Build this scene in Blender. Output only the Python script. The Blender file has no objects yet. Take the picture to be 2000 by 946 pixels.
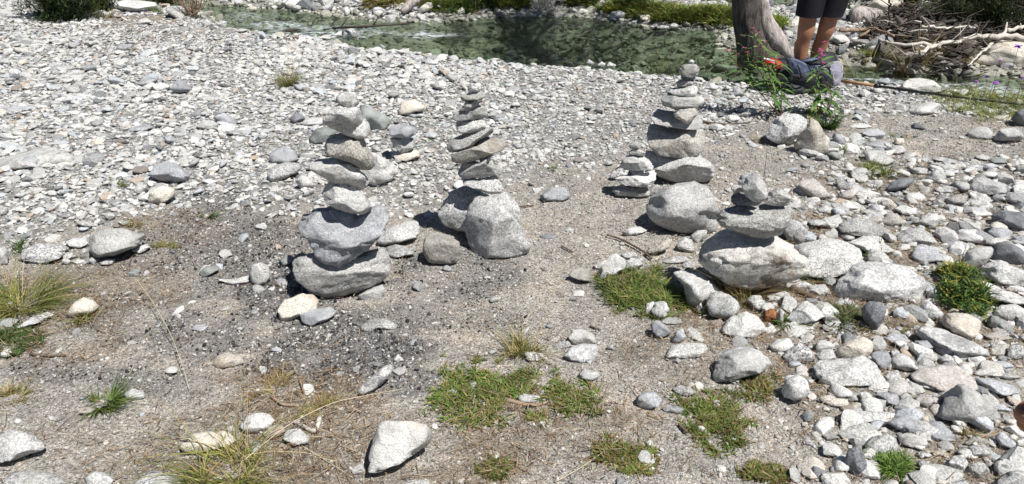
import bpy, bmesh, math, random
import numpy as np
from mathutils import Vector, Matrix, Euler

random.seed(7)
RNG = np.random.default_rng(11)
S = bpy.context.scene
COL = S.collection
rad = math.radians

# ------------------------------------------------------------------ camera
CAM_H, PITCH, FPX = 1.5, 26.8, 1511.0          # metres, degrees, focal length in photo pixels (2000 wide)
cam_data = bpy.data.cameras.new('camera')
cam_data.sensor_width = 36.0
cam_data.lens = 36.0 * FPX / 2000.0
cam_data.clip_start = 0.05
cam_data.clip_end = 2000.0
cam = bpy.data.objects.new('camera', cam_data)
COL.objects.link(cam)
cam.location = (0, 0, CAM_H)
cam.rotation_euler = (rad(90 - PITCH), 0, 0)
S.camera = cam

# ------------------------------------------------------------------ light
SUN_EL = 61.0
SUN_FROM = Vector((0.71, -0.70, 0)).normalized()      # horizontal direction towards the sun
world = bpy.data.worlds.new('World')
S.world = world
world.use_nodes = True
wt = world.node_tree
wt.nodes.clear()
sky = wt.nodes.new('ShaderNodeTexSky')
sky.sky_type = 'NISHITA'
sky.sun_disc = False
sky.sun_elevation = rad(SUN_EL)
sky.sun_rotation = math.atan2(SUN_FROM.x, SUN_FROM.y)
sky.altitude = 1800
bg = wt.nodes.new('ShaderNodeBackground')
bg.inputs['Strength'].default_value = 0.05
wo = wt.nodes.new('ShaderNodeOutputWorld')
wt.links.new(sky.outputs[0], bg.inputs[0])
wt.links.new(bg.outputs[0], wo.inputs[0])

sl = bpy.data.lights.new('sun', 'SUN')
sl.energy = 5.0
sl.angle = rad(0.5)
sl.color = (1.0, 0.965, 0.91)
sun = bpy.data.objects.new('sun', sl)
COL.objects.link(sun)
ce = math.cos(rad(SUN_EL))
sdir = Vector((SUN_FROM.x * ce, SUN_FROM.y * ce, math.sin(rad(SUN_EL))))
sun.rotation_euler = sdir.to_track_quat('Z', 'Y').to_euler()
sun.location = sdir * 30

S.view_settings.view_transform = 'Standard'
S.view_settings.look = 'None'
S.view_settings.gamma = 1.0
S.view_settings.exposure = 0.42
S.view_settings.use_curve_mapping = False
S.render.engine = 'CYCLES'
S.cycles.max_bounces = 8
S.cycles.transparent_max_bounces = 16

# ------------------------------------------------------------------ helpers: rays from the photograph to places in the world
ph = rad(PITCH)
RV = np.array([1.0, 0, 0])
UV = np.array([0, math.sin(ph), math.cos(ph)])
FV = np.array([0, math.cos(ph), -math.sin(ph)])
CP = np.array([0, 0, CAM_H])

def ray(px, py):
    return FV + (px - 1000) / FPX * RV + (473 - py) / FPX * UV

def at_z(px, py, z=0.0):
    d = ray(px, py)
    return CP + d * ((z - CAM_H) / d[2])

def at_y(px, py, y):
    d = ray(px, py)
    return CP + d * (y / d[1])

def project(P):
    q = P - CP
    t = q @ FV
    return 1000 + FPX * (q @ RV) / t, 473 - FPX * (q @ UV) / t

def sstep(a, b, x):
    t = np.clip((x - a) / (b - a), 0, 1)
    return t * t * (3 - 2 * t)

def _hash(ix, iy, iz, seed):
    n = (ix * 374761393 + iy * 668265263 + iz * 2147483647 + seed * 1274126177) & 0xffffffff
    n = ((n ^ (n >> 13)) * 1274126177) & 0xffffffff
    n = (n ^ (n >> 16)) & 0xffffff
    return n / float(0xffffff) * 2 - 1

def vnoise(P, seed=0):
    """smooth value noise, P (N,3) -> (N,) in -1..1"""
    i = np.floor(P).astype(np.int64)
    f = P - i
    f = f * f * (3 - 2 * f)
    r = 0
    for dx in (0, 1):
        wx = f[:, 0] if dx else 1 - f[:, 0]
        for dy in (0, 1):
            wy = f[:, 1] if dy else 1 - f[:, 1]
            for dz in (0, 1):
                wz = f[:, 2] if dz else 1 - f[:, 2]
                r = r + wx * wy * wz * _hash(i[:, 0] + dx, i[:, 1] + dy, i[:, 2] + dz, seed)
    return r

def fbm(P, octaves=4, seed=0, gain=0.5):
    r, a = 0, 1.0
    for o in range(octaves):
        r = r + a * vnoise(P * (2.03 ** o) + 17.3 * o, seed + o)
        a *= gain
    return r

def n2(x, y, f, seed=0, octaves=3):
    P = np.stack([np.asarray(x, float).ravel() * f, np.asarray(y, float).ravel() * f, np.full(np.size(x), 0.37)], 1)
    return fbm(P, octaves, seed).reshape(np.shape(x))

# ------------------------------------------------------------------ terrain shape
def zpts(pts, z):
    return [at_z(px, py, z)[:2] for px, py in pts]

WATER_Z = -0.10
near_bank = zpts([(385, 14), (400, 36), (450, 50), (500, 60), (560, 67), (640, 76), (700, 88), (760, 97),
                  (830, 105), (900, 112), (1000, 118), (1100, 121), (1180, 127), (1290, 143), (1370, 151), (1450, 156),
                  (1560, 158), (1650, 156), (1720, 156), (1800, 165), (1900, 178), (2000, 192), (2150, 214), (2400, 250)], 0)
far_bank = zpts([(2400, 165), (2150, 150), (2000, 140), (1900, 136), (1800, 132), (1700, 126), (1620, 112), (1540, 100), (1440, 90),
                 (1432, 60), (1360, 55), (1290, 50), (1240, 43), (1185, 34), (1150, 25), (1090, 28), (1010, 29),
                 (960, 30), (880, 36), (830, 39), (770, 37), (700, 29), (640, 22), (560, 15), (440, 4)], WATER_Z)
main_river = ([np.array([-60.0, 14.0]), np.array([-14.0, 11.0]), np.array([-6.0, 9.7])] + near_bank
              + [np.array([14.0, 3.0]), np.array([60.0, 1.0]), np.array([60.0, 3.5]), np.array([14.0, 5.8])] + far_bank
              + [np.array([-6.0, 11.2]), np.array([-14.0, 13.0]), np.array([-60.0, 17.0])])
back_channel = zpts([(1035, 20), (1060, -8), (1200, -14), (1400, -10), (1560, -4), (1700, 12), (1760, 26), (1740, 40), (1650, 36),
                     (1520, 28), (1440, 28), (1380, 22), (1300, 8), (1180, 2), (1110, 10), (1080, 24)], WATER_Z)

def sdist(x, y, poly):
    """signed distance, positive inside"""
    x = np.asarray(x, float); y = np.asarray(y, float)
    best = np.full(x.shape, 1e9)
    inside = np.zeros(x.shape, bool)
    n = len(poly)
    for i in range(n):
        ax, ay = poly[i]; bx, by = poly[(i + 1) % n]
        ex, ey = bx - ax, by - ay
        t = np.clip(((x - ax) * ex + (y - ay) * ey) / (ex * ex + ey * ey + 1e-12), 0, 1)
        best = np.minimum(best, (x - ax - t * ex) ** 2 + (y - ay - t * ey) ** 2)
        c = ((ay > y) != (by > y))
        with np.errstate(divide='ignore', invalid='ignore'):
            xi = (bx - ax) * (y - ay) / (by - ay + 1e-15) + ax
        inside ^= c & (x < xi)
    d = np.sqrt(best)
    return np.where(inside, d, -d)

debris_poly = zpts([(1712, 118), (1800, 124), (1855, 122), (1890, 96), (2060, 84), (2300, 100), (2400, 60), (2200, -30), (1850, -30), (1760, 30), (1700, 80)], 0)

def ground_z(x, y):
    x = np.asarray(x, float); y = np.asarray(y, float)
    sh = x.shape
    x = x.ravel(); y = y.ravel()
    z = 0.022 * n2(x, y, 1.1, 3) + 0.013 * n2(x, y, 5.0, 5)
    m = (np.abs(x) < 70) & (y > 0) & (y < 24)
    sd = np.full(x.shape, -9.0)
    sd2 = np.full(x.shape, -9.0)
    dm = np.full(x.shape, -9.0)
    wob = 0.06 * n2(x[m], y[m], 3.0, 8)
    sd[m] = sdist(x[m], y[m], main_river) + wob
    sd2[m] = sdist(x[m], y[m], back_channel) + wob
    dm[m] = sdist(x[m], y[m], debris_poly) + wob
    z = z - 0.40 * sstep(0.0, 0.75, sd) - 0.06 * sstep(-0.12, 0.0, sd)
    z = z - 0.17 * sstep(-0.1, 0.3, sd2)
    z = z + 0.24 * sstep(-0.1, 1.5, dm) + 0.05 * sstep(0, .2, dm)
    far = sstep(9.5, 40, np.hypot(x, y))
    z = z + far * (0.25 + 0.02 * np.maximum(0, np.hypot(x, y) - 20))
    return z.reshape(sh)

def gz(x, y):
    return float(ground_z(np.array([x]), np.array([y]))[0])

def on_ground(px, py):
    z = 0.0
    for _ in range(10):
        p = at_z(px, py, z)
        z += 0.6 * (gz(p[0], p[1]) - z)
    return p

# ------------------------------------------------------------------ object helpers
def mesh_obj(name, V, F, mat=None, parent=None, smooth=True, loc=None, col=None, link=True):
    V = np.asarray(V, dtype=np.float64)
    if loc is None:
        loc = np.zeros(3)
    me = bpy.data.meshes.new(name)
    me.vertices.add(len(V))
    me.vertices.foreach_set('co', (V - loc).astype(np.float32).ravel())
    if isinstance(F, np.ndarray):
        k = F.shape[1]
        me.loops.add(F.size)
        me.loops.foreach_set('vertex_index', F.astype(np.int32).ravel())
        me.polygons.add(len(F))
        me.polygons.foreach_set('loop_start', np.arange(0, F.size, k, dtype=np.int32))
        me.polygons.foreach_set('loop_total', np.full(len(F), k, dtype=np.int32))
    else:
        idx = [i for f in F for i in f]
        tot = np.array([len(f) for f in F], dtype=np.int32)
        me.loops.add(len(idx))
        me.loops.foreach_set('vertex_index', np.array(idx, dtype=np.int32))
        me.polygons.add(len(F))
        me.polygons.foreach_set('loop_start', np.concatenate([[0], np.cumsum(tot)[:-1]]).astype(np.int32))
        me.polygons.foreach_set('loop_total', tot)
    me.update(calc_edges=True)
    me.polygons.foreach_set('use_smooth', np.full(len(me.polygons), smooth, dtype=bool))
    if col is not None:
        at = me.attributes.new('col', 'FLOAT_COLOR', 'POINT')
        c = np.ones((len(V), 4), dtype=np.float32)
        c[:, :col.shape[1]] = col
        at.data.foreach_set('color', c.ravel())
    if mat:
        me.materials.append(mat)
    o = bpy.data.objects.new(name, me)
    o.location = loc
    if link:
        COL.objects.link(o)
    if parent is not None:
        o.parent = parent
        o.matrix_parent_inverse = Matrix.Translation(parent.location).inverted()
    return o

def tag(o, label, cat, group=None, kind=None):
    if label: o['label'] = label
    if cat: o['category'] = cat
    if group: o['group'] = group
    if kind: o['kind'] = kind
    return o

def struct(o):
    o['kind'] = 'structure'
    return o

def empty(name, loc):
    o = bpy.data.objects.new(name, None)
    o.empty_display_size = 0.1
    o.location = loc
    COL.objects.link(o)
    return o

_ico = {}
def ico(sub):
    if sub not in _ico:
        bm = bmesh.new()
        bmesh.ops.create_icosphere(bm, subdivisions=sub, radius=1.0)
        V = np.array([v.co[:] for v in bm.verts])
        F = np.array([[v.index for v in f.verts] for f in bm.faces], dtype=np.int32)
        bm.free()
        _ico[sub] = (V, F)
    V, F = _ico[sub]
    return V.copy(), F

def tube(pts, rads, sides=8, wob=0.0, seed=0, flat=1.0, cap=True):
    """lofted tube through pts; returns V, F"""
    P = np.array(pts, float)
    n = len(P)
    T = np.gradient(P, axis=0)
    T /= np.linalg.norm(T, axis=1)[:, None] + 1e-12
    ref = np.array([0, 0, 1.0]) if abs(T[:, 2]).mean() < 0.8 else np.array([0, 1.0, 0])
    V = []
    a = np.linspace(0, 2 * np.pi, sides, endpoint=False)
    for i in range(n):
        s = np.cross(T[i], ref); s /= np.linalg.norm(s) + 1e-12
        u = np.cross(s, T[i])
        ring = P[i] + rads[i] * (np.cos(a)[:, None] * s + flat * np.sin(a)[:, None] * u)
        V.append(ring)
    V = np.concatenate(V)
    if wob:
        cen = np.repeat(P, sides, 0)
        V = cen + (V - cen) * (1 + wob * fbm(V * 9.0 / max(0.02, np.mean(rads) * 12), 3, seed))[:, None]
    F = []
    for i in range(n - 1):
        for k in range(sides):
            k2 = (k + 1) % sides
            F.append((i * sides + k, i * sides + k2, (i + 1) * sides + k2, (i + 1) * sides + k))
    if cap:
        F.append(tuple(range(sides))[::-1])
        F.append(tuple((n - 1) * sides + k for k in range(sides)))
    return V, F

def join(parts):
    V, F, o = [], [], 0
    for v, f in parts:
        V.append(np.asarray(v, float))
        F += [tuple(int(i) + o for i in q) for q in f]
        o += len(v)
    return np.concatenate(V), F

def smooth_path(pts, n):
    P = np.array(pts, float)
    t = np.concatenate([[0], np.cumsum(np.linalg.norm(np.diff(P, axis=0), axis=1))])
    u = np.linspace(0, t[-1], n)
    Q = np.stack([np.interp(u, t, P[:, k]) for k in range(P.shape[1])], 1)
    for _ in range(2):
        Q[1:-1] = 0.25 * Q[:-2] + 0.5 * Q[1:-1] + 0.25 * Q[2:]
    return Q

# ------------------------------------------------------------------ materials
def new_mat(name):
    m = bpy.data.materials.new(name)
    m.use_nodes = True
    nt = m.node_tree
    b = nt.nodes['Principled BSDF']
    b.inputs['Roughness'].default_value = 0.85
    b.inputs['Specular IOR Level'].default_value = 0.25
    return m, nt, b

def node(nt, t, **kw):
    n = nt.nodes.new(t)
    for k, v in kw.items():
        if k in n.inputs: n.inputs[k].default_value = v
        else: setattr(n, k, v)
    return n

def ramp(nt, stops, interp='LINEAR'):
    r = nt.nodes.new('ShaderNodeValToRGB')
    r.color_ramp.interpolation = interp
    e = r.color_ramp.elements
    while len(e) < len(stops): e.new(0.5)
    for i, (p, c) in enumerate(stops):
        e[i].position = p
        e[i].color = (*c, 1) if len(c) == 3 else c
    return r

def mixc(nt, fac, a, b, mode='MIX'):
    m = nt.nodes.new('ShaderNodeMix')
    m.data_type = 'RGBA'
    m.blend_type = mode
    for sock, v in ((m.inputs[0], fac), (m.inputs[6], a), (m.inputs[7], b)):
        if hasattr(v, 'links') or hasattr(v, 'is_linked'): nt.links.new(v, sock)
        elif isinstance(v, (tuple, list)): sock.default_value = (*v, 1) if len(v) == 3 else v
        else: sock.default_value = v
    return m.outputs[2]

def noise(nt, vec, scale, detail=3, rough=0.55):
    n = nt.nodes.new('ShaderNodeTexNoise')
    n.inputs['Scale'].default_value = scale
    n.inputs['Detail'].default_value = detail
    n.inputs['Roughness'].default_value = rough
    if vec is not None: nt.links.new(vec, n.inputs['Vector'])
    return n.outputs[0]

def math_n(nt, op, a, b=None, c=None):
    m = nt.nodes.new('ShaderNodeMath'); m.operation = op
    for i, v in enumerate((a, b, c)):
        if v is None: continue
        if hasattr(v, 'is_linked'): nt.links.new(v, m.inputs[i])
        else: m.inputs[i].default_value = v
    return m.outputs[0]

def stone_mat(name, base, dark=None, speck=0.6, patch=None, patch_amt=0.35, banded=False, specscale=165.0, bump=0.6, patch_scale=6.0, patch_lo=0.55):
    """granite / schist: fine crystals, blotches, optional rust or lichen patches"""
    m, nt, b = new_mat(name)
    tc = node(nt, 'ShaderNodeTexCoord')
    oi = node(nt, 'ShaderNodeObjectInfo')
    off = node(nt, 'ShaderNodeVectorMath', operation='SCALE')
    cmb = node(nt, 'ShaderNodeCombineXYZ')
    for i in range(3): nt.links.new(oi.outputs['Random'], cmb.inputs[i])
    nt.links.new(cmb.outputs[0], off.inputs[0]); off.inputs['Scale'].default_value = 37.0
    add = node(nt, 'ShaderNodeVectorMath', operation='ADD')
    nt.links.new(tc.outputs['Object'], add.inputs[0]); nt.links.new(off.outputs[0], add.inputs[1])
    vec = add.outputs[0]
    dark = dark or tuple(c * 0.22 for c in base)
    # crystals
    n1 = noise(nt, vec, specscale, 2, 0.7)
    r1 = ramp(nt, [(0.40, (0, 0, 0)), (0.56, (1, 1, 1))])
    nt.links.new(n1, r1.inputs[0])
    # second coarser crystal layer
    n3 = noise(nt, vec, specscale * 0.42, 2, 0.75)
    r3 = ramp(nt, [(0.33, (0, 0, 0)), (0.47, (1, 1, 1))])
    nt.links.new(n3, r3.inputs[0])
    mul = math_n(nt, 'MULTIPLY', r1.outputs[0], r3.outputs[0])
    # how strongly the crystals show differs from stone to stone
    rsel = math_n(nt, 'FRACT', math_n(nt, 'MULTIPLY', oi.outputs['Random'], 7.31))
    sp = math_n(nt, 'MULTIPLY_ADD', rsel, speck * 0.65, speck * 0.60)
    f = math_n(nt, 'SUBTRACT', 1.0, math_n(nt, 'MULTIPLY', sp, math_n(nt, 'SUBTRACT', 1.0, mul)))
    n2_ = noise(nt, vec, 7.0, 7, 0.72)
    r2 = ramp(nt, [(0.33, tuple(c * 0.55 for c in base)), (0.47, tuple(c * 0.92 for c in base)), (0.66, tuple(min(0.9, c * 1.15) for c in base))])
    nt.links.new(n2_, r2.inputs[0])
    c = mixc(nt, f, dark, r2.outputs[0])
    if banded:
        mp = node(nt, 'ShaderNodeMapping'); mp.inputs['Scale'].default_value = (6, 6, 60); mp.inputs['Rotation'].default_value = (0.5, 0.3, 0)
        nt.links.new(vec, mp.inputs[0])
        nb = noise(nt, mp.outputs[0], 1.0, 4, 0.6)
        rb = ramp(nt, [(0.4, (0, 0, 0)), (0.6, (1, 1, 1))]); nt.links.new(nb, rb.inputs[0])
        c = mixc(nt, math_n(nt, 'MULTIPLY', rb.outputs[0], 0.45), c, tuple(x * 0.5 for x in base))
    if patch:
        npz = noise(nt, vec, patch_scale, 5, 0.65)
        rp = ramp(nt, [(patch_lo, (0, 0, 0)), (patch_lo + .1, (1, 1, 1))]); nt.links.new(npz, rp.inputs[0])
        c = mixc(nt, math_n(nt, 'MULTIPLY', rp.outputs[0], patch_amt), c, patch)
    # thin cracks and veins
    wv = noise(nt, vec, 5.0, 3, 0.6)
    cr = math_n(nt, 'ABSOLUTE', math_n(nt, 'SUBTRACT', wv, 0.5))
    rcr = ramp(nt, [(0.0, (1, 1, 1)), (0.007, (0, 0, 0))]); nt.links.new(cr, rcr.inputs[0])
    ncr = noise(nt, vec, 11.0, 2, 0.5)
    rn = ramp(nt, [(0.56, (0, 0, 0)), (0.64, (1, 1, 1))]); nt.links.new(ncr, rn.inputs[0])
    crack = math_n(nt, 'MULTIPLY', rcr.outputs[0], rn.outputs[0])
    c = mixc(nt, math_n(nt, 'MULTIPLY', crack, 0.25), c, dark)
    # per-stone lightness
    lv = math_n(nt, 'MULTIPLY_ADD', oi.outputs['Random'], 0.26, 0.84)
    c = mixc(nt, 1.0, c, lv, 'MULTIPLY')
    nt.links.new(c, b.inputs['Base Color'])
    b.inputs['Roughness'].default_value = 0.9
    nb2 = noise(nt, vec, 20.0, 7, 0.7)
    hgt = math_n(nt, 'SUBTRACT', nb2, math_n(nt, 'MULTIPLY', crack, 0.15))
    bp = node(nt, 'ShaderNodeBump', Strength=min(1.0, bump * 1.3), Distance=0.022)
    nt.links.new(hgt, bp.inputs['Height'])
    bp2 = node(nt, 'ShaderNodeBump', Strength=bump * 0.6, Distance=0.002)
    nt.links.new(n1, bp2.inputs['Height']); nt.links.new(bp.outputs[0], bp2.inputs['Normal'])
    nt.links.new(bp2.outputs[0], b.inputs['Normal'])
    return m

def simple_mat(name, color, rough=0.8, var=0.25, scale=30.0, bump=0.3, spec=0.25, stretch=None, dist=0.004):
    m, nt, b = new_mat(name)
    tc = node(nt, 'ShaderNodeTexCoord')
    vec = tc.outputs['Object']
    if stretch:
        mp = node(nt, 'ShaderNodeMapping'); mp.inputs['Scale'].default_value = stretch
        nt.links.new(vec, mp.inputs[0]); vec = mp.outputs[0]
    n = noise(nt, vec, scale, 4, 0.6)
    r = ramp(nt, [(0.3, tuple(c * (1 - var) for c in color)), (0.7, tuple(min(1, c * (1 + var)) for c in color))])
    nt.links.new(n, r.inputs[0])
    nt.links.new(r.outputs[0], b.inputs['Base Color'])
    b.inputs['Roughness'].default_value = rough
    b.inputs['Specular IOR Level'].default_value = spec
    if bump:
        bp = node(nt, 'ShaderNodeBump', Strength=bump, Distance=dist)
        nt.links.new(n, bp.inputs['Height']); nt.links.new(bp.outputs[0], b.inputs['Normal'])
    return m

def attr_mat(name, rough=0.7, trans=0.0):
    """colour from the mesh's own per-vertex 'col' (hue of each blade, leaf or needle)"""
    m, nt, b = new_mat(name)
    a = node(nt, 'ShaderNodeAttribute', attribute_name='col')
    nt.links.new(a.outputs[0], b.inputs['Base Color'])
    b.inputs['Roughness'].default_value = rough
    if trans:
        tr = node(nt, 'ShaderNodeBsdfTranslucent')
        nt.links.new(a.outputs[0], tr.inputs[0])
        mx = node(nt, 'ShaderNodeMixShader'); mx.inputs[0].default_value = trans
        nt.links.new(b.outputs[0], mx.inputs[1]); nt.links.new(tr.outputs[0], mx.inputs[2])
        nt.links.new(mx.outputs[0], nt.nodes['Material Output'].inputs[0])
    return m

M = {}
M['white'] = stone_mat('white_granite', (0.66, 0.655, 0.635), (0.12, 0.12, 0.125), 0.55)
M['pale'] = stone_mat('pale_grey_granite', (0.61, 0.61, 0.595), (0.09, 0.09, 0.10), 0.60)
M['white_b'] = stone_mat('plain_white_granite', (0.70, 0.69, 0.66), (0.20, 0.20, 0.20), 0.30, patch=(0.50, 0.44, 0.36), patch_amt=0.35, bump=0.8, specscale=230.0)
M['white_c'] = stone_mat('coarse_white_granite', (0.66, 0.66, 0.65), (0.09, 0.09, 0.10), 0.75, specscale=105.0, patch=(0.40, 0.40, 0.41), patch_amt=0.4)
M['pale_b'] = stone_mat('banded_pale_gneiss', (0.63, 0.625, 0.605), (0.10, 0.10, 0.11), 0.45, banded=True, bump=0.8, specscale=200.0)
M['pale_c'] = stone_mat('pale_granite_with_lichen', (0.58, 0.58, 0.56), (0.09, 0.09, 0.10), 0.6, patch=(0.30, 0.30, 0.26), patch_amt=0.7, patch_scale=14.0, patch_lo=0.5)
M['grey'] = stone_mat('grey_granite', (0.60, 0.595, 0.57), (0.08, 0.08, 0.08), 0.62, banded=True, bump=0.7)
M['blue'] = stone_mat('blue_grey_schist', (0.53, 0.54, 0.56), (0.11, 0.12, 0.14), 0.5, banded=True, bump=0.6)
M['dark'] = stone_mat('dark_grey_stone', (0.24, 0.25, 0.265), (0.07, 0.07, 0.08), 0.5)
M['brown'] = stone_mat('brown_grey_stone', (0.53, 0.51, 0.47), (0.10, 0.09, 0.075), 0.55, patch=(0.27, 0.20, 0.14), patch_amt=0.45, bump=0.7)
M['cream'] = stone_mat('cream_stone', (0.70, 0.65, 0.57), (0.20, 0.18, 0.15), 0.5, patch=(0.46, 0.34, 0.23), patch_amt=0.45, bump=0.7)
M['pink'] = stone_mat('pinkish_granite', (0.55, 0.52, 0.49), (0.13, 0.12, 0.12), 0.65, patch=(0.50, 0.39, 0.31), patch_amt=0.45)
M['green'] = stone_mat('green_grey_slate', (0.36, 0.38, 0.365), (0.14, 0.16, 0.15), 0.4, banded=True, bump=0.4)
M['rust'] = stone_mat('rust_stained_stone', (0.36, 0.16, 0.07), (0.12, 0.05, 0.03), 0.5)
M['stain'] = stone_mat('white_granite_with_dark_red_stain', (0.60, 0.59, 0.57), (0.12, 0.11, 0.11), 0.6, patch=(0.09, 0.035, 0.03), patch_amt=0.8)
M['taupe'] = stone_mat('brownish_white_rock', (0.68, 0.67, 0.63), (0.20, 0.18, 0.15), 0.45, patch=(0.17, 0.125, 0.09), patch_amt=0.9, bump=1.0, patch_scale=4.5, patch_lo=0.53)

# ------------------------------------------------------------------ stones
VIEW = dict(A=(540, 160, 3.942), B=(520, 380, 3.378), C=(820, 140, 2.489), D=(1170, 100, 3.638), E=(1170, 260, 3.942), F=(1340, 320, 3.153),
            G=(0, 400, 3.154), H=(0, 660, 3.308), I=(500, 640, 3.092), J=(1000, 640, 3.092), K=(1500, 640, 3.092), L=(1500, 400, 3.154),
            M=(1500, 200, 3.638), N=(1000, 400, 3.154), O=(0, 200, 3.942), P=(0, 0, 3.942), Q=(500, 0, 3.942), R=(1000, 0, 3.942),
            S=(1400, 0, 3.94), T=(1600, 0, 3.942), U=(1700, 0, 4.73), X=(0, 0, 1.0))

def px_pts(view, flat):
    ox, oy, s = VIEW[view]
    a = np.array(flat, float).reshape(-1, 2)
    return a / s + np.array([ox, oy])

def raw_stone(sub, seed, facets=14, cut=(0.62, 0.92), lump=0.12):
    V, F = ico(sub)
    r = np.random.default_rng(seed)
    V = V * (1 + lump * fbm(V * 1.3 + seed * 3.1, 3, seed))[:, None]
    N = r.normal(size=(facets, 3)); N /= np.linalg.norm(N, axis=1)[:, None]
    hard = r.uniform(.93, 1.0)
    if r.uniform() < 0.55: cut = (cut[0] - .10, cut[1] - .06)
    for nrm in N:
        o = r.uniform(*cut)
        d = V @ nrm - o
        V = V - np.outer(np.maximum(0, d) * hard, nrm)
    V = V * (1 + 0.02 * fbm(V * 4 + seed, 3, seed + 9))[:, None]
    return V, F

def fit_outline(pts, seed, sub=3, ratio=0.8, facets=14, smooth=2.0, rugged=0.0, under=0.0):
    """shape whose silhouette from the camera follows pts; sizes per metre of depth. returns V (unit depth), F, ray dir"""
    lo, hi = pts.min(0), pts.max(0)
    cx, cy = (lo + hi) / 2
    a = (hi[0] - lo[0]) / 2 / FPX
    H = (hi[1] - lo[1]) / 2 / FPX
    d = ray(cx, cy)
    dn = d / np.linalg.norm(d)
    sphi = -dn[2]; cphi = math.sqrt(1 - sphi ** 2)
    dep = min(ratio * max(a, 0.55 * H), 0.80 * H / sphi)
    c = math.sqrt(max(H * H - (dep * sphi) ** 2, (0.3 * H) ** 2)) / cphi
    V, F = raw_stone(sub, seed, facets)
    V = V * np.array([a, dep, c])
    B = np.stack([RV, UV, dn], 1)
    Q = V @ np.linalg.inv(B).T
    P = (pts - np.array([cx, cy])) / FPX
    P = np.stack([P[:, 0] / a, -P[:, 1] / H], 1)
    na = 120
    aa = np.arange(na) / na * 2 * np.pi - np.pi
    rt = np.zeros(na)
    n = len(P)
    for i in range(n):
        p, q = P[i], P[(i + 1) % n]
        e = q - p
        for k in range(na):
            ux, uy = math.cos(aa[k]), math.sin(aa[k])
            den = ux * e[1] - uy * e[0]
            if abs(den) < 1e-9: continue
            t = (p[0] * e[1] - p[1] * e[0]) / den
            s = (p[0] * uy - p[1] * ux) / den
            if t > 0 and -1e-6 <= s <= 1 + 1e-6: rt[k] = max(rt[k], t)
    rt[rt == 0] = 0.6
    kern = np.exp(-0.5 * (np.arange(-6, 7) / smooth) ** 2); kern /= kern.sum()
    rt = sum(w * np.roll(rt, s) for w, s in zip(kern, range(-6, 7)))
    nb = 30 if sub <= 3 else 60
    ang = (np.arange(nb) + 0.5) / nb * 2 * np.pi - np.pi
    for it in range(3):
        th = np.arctan2(Q[:, 1] / H, Q[:, 0] / a)
        rho = np.hypot(Q[:, 0] / a, Q[:, 1] / H)
        ib = np.clip(((th + np.pi) / (2 * np.pi) * nb).astype(int), 0, nb - 1)
        rs = np.zeros(nb); np.maximum.at(rs, ib, rho)
        bad = rs < 0.25
        rs[bad] = np.median(rs[~bad])
        ft = np.interp(th, np.concatenate([aa - 2 * np.pi, aa, aa + 2 * np.pi]), np.tile(rt, 3))
        fs = np.interp(th, np.concatenate([ang - 2 * np.pi, ang, ang + 2 * np.pi]), np.tile(rs, 3))
        f = 1.02 * ft / fs
        fm = float(np.mean(rt) / np.mean(rs))
        w = sstep(0.1, 0.7, rho / fs)
        f = fm * (1 - w) + f * w
        Q[:, 0] *= f; Q[:, 1] *= f
    if under:                             # the lower part of the face falls back under the upper part
        Q[:, 2] += under * np.maximum(0, -Q[:, 1] - 0.1 * H) * (Q[:, 2] < 0.3 * dep)
    V = Q @ B.T
    sz = (a + H) / 2
    if rugged:                            # broken ledges
        U_ = V / sz
        led = np.abs(fbm(U_ * np.array([1.3, 1.3, 3.0]) + seed, 3, seed + 40, .5))
        stp = np.abs(fbm(U_ * np.array([3.2, 3.2, 3.2]) + seed, 3, seed + 60))
        V = V * (1 - rugged * (0.9 - np.minimum(led * 1.6, .9)) ** 2 - rugged * .4 * np.minimum(stp, .6))[:, None] * (1 + rugged * .35)
    V = V + (V / (np.linalg.norm(V, axis=1)[:, None] + 1e-9)) * (sz * 0.024 * fbm(V / sz * 3.5 + seed * 1.7, 5, seed + 4, 0.6))[:, None]
    return V, F, d

def put_stone(name, pts, mat, seed, y=None, sink=0.2, sub=3, ratio=0.85, facets=14, smooth=2.0, parent=None, z=None, rugged=0.0, under=0.0):
    V, F, d = fit_outline(pts, seed, sub, ratio, facets, smooth, rugged, under)
    if y is not None:
        t = y / d[1]
    else:
        g = 0.0
        km = V[:, 2].min() * (1 - sink)
        for _ in range(9):
            t = (g - CAM_H) / (d[2] + km)
            c = CP + d * t
            g = g + 0.6 * (max(gz(c[0], c[1]), WATER_Z + 0.015) - g) if z is None else z
    C = CP + d * t
    return mesh_obj(name, V * t + C, F, mat, parent, True, C)

# ------------------------------------------------------------------ the cairns (each stone is a thing of its own, lying on the one below)
# (view, outline, material, label, depth offset)
VARIANTS = {'white': ['white', 'white_b', 'white', 'white_c', 'white'], 'pale': ['pale', 'pale_b', 'pale', 'pale_c']}
def variant(mt, k):
    v = VARIANTS.get(mt)
    return M[v[k % len(v)]] if v else M[mt]

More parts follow.
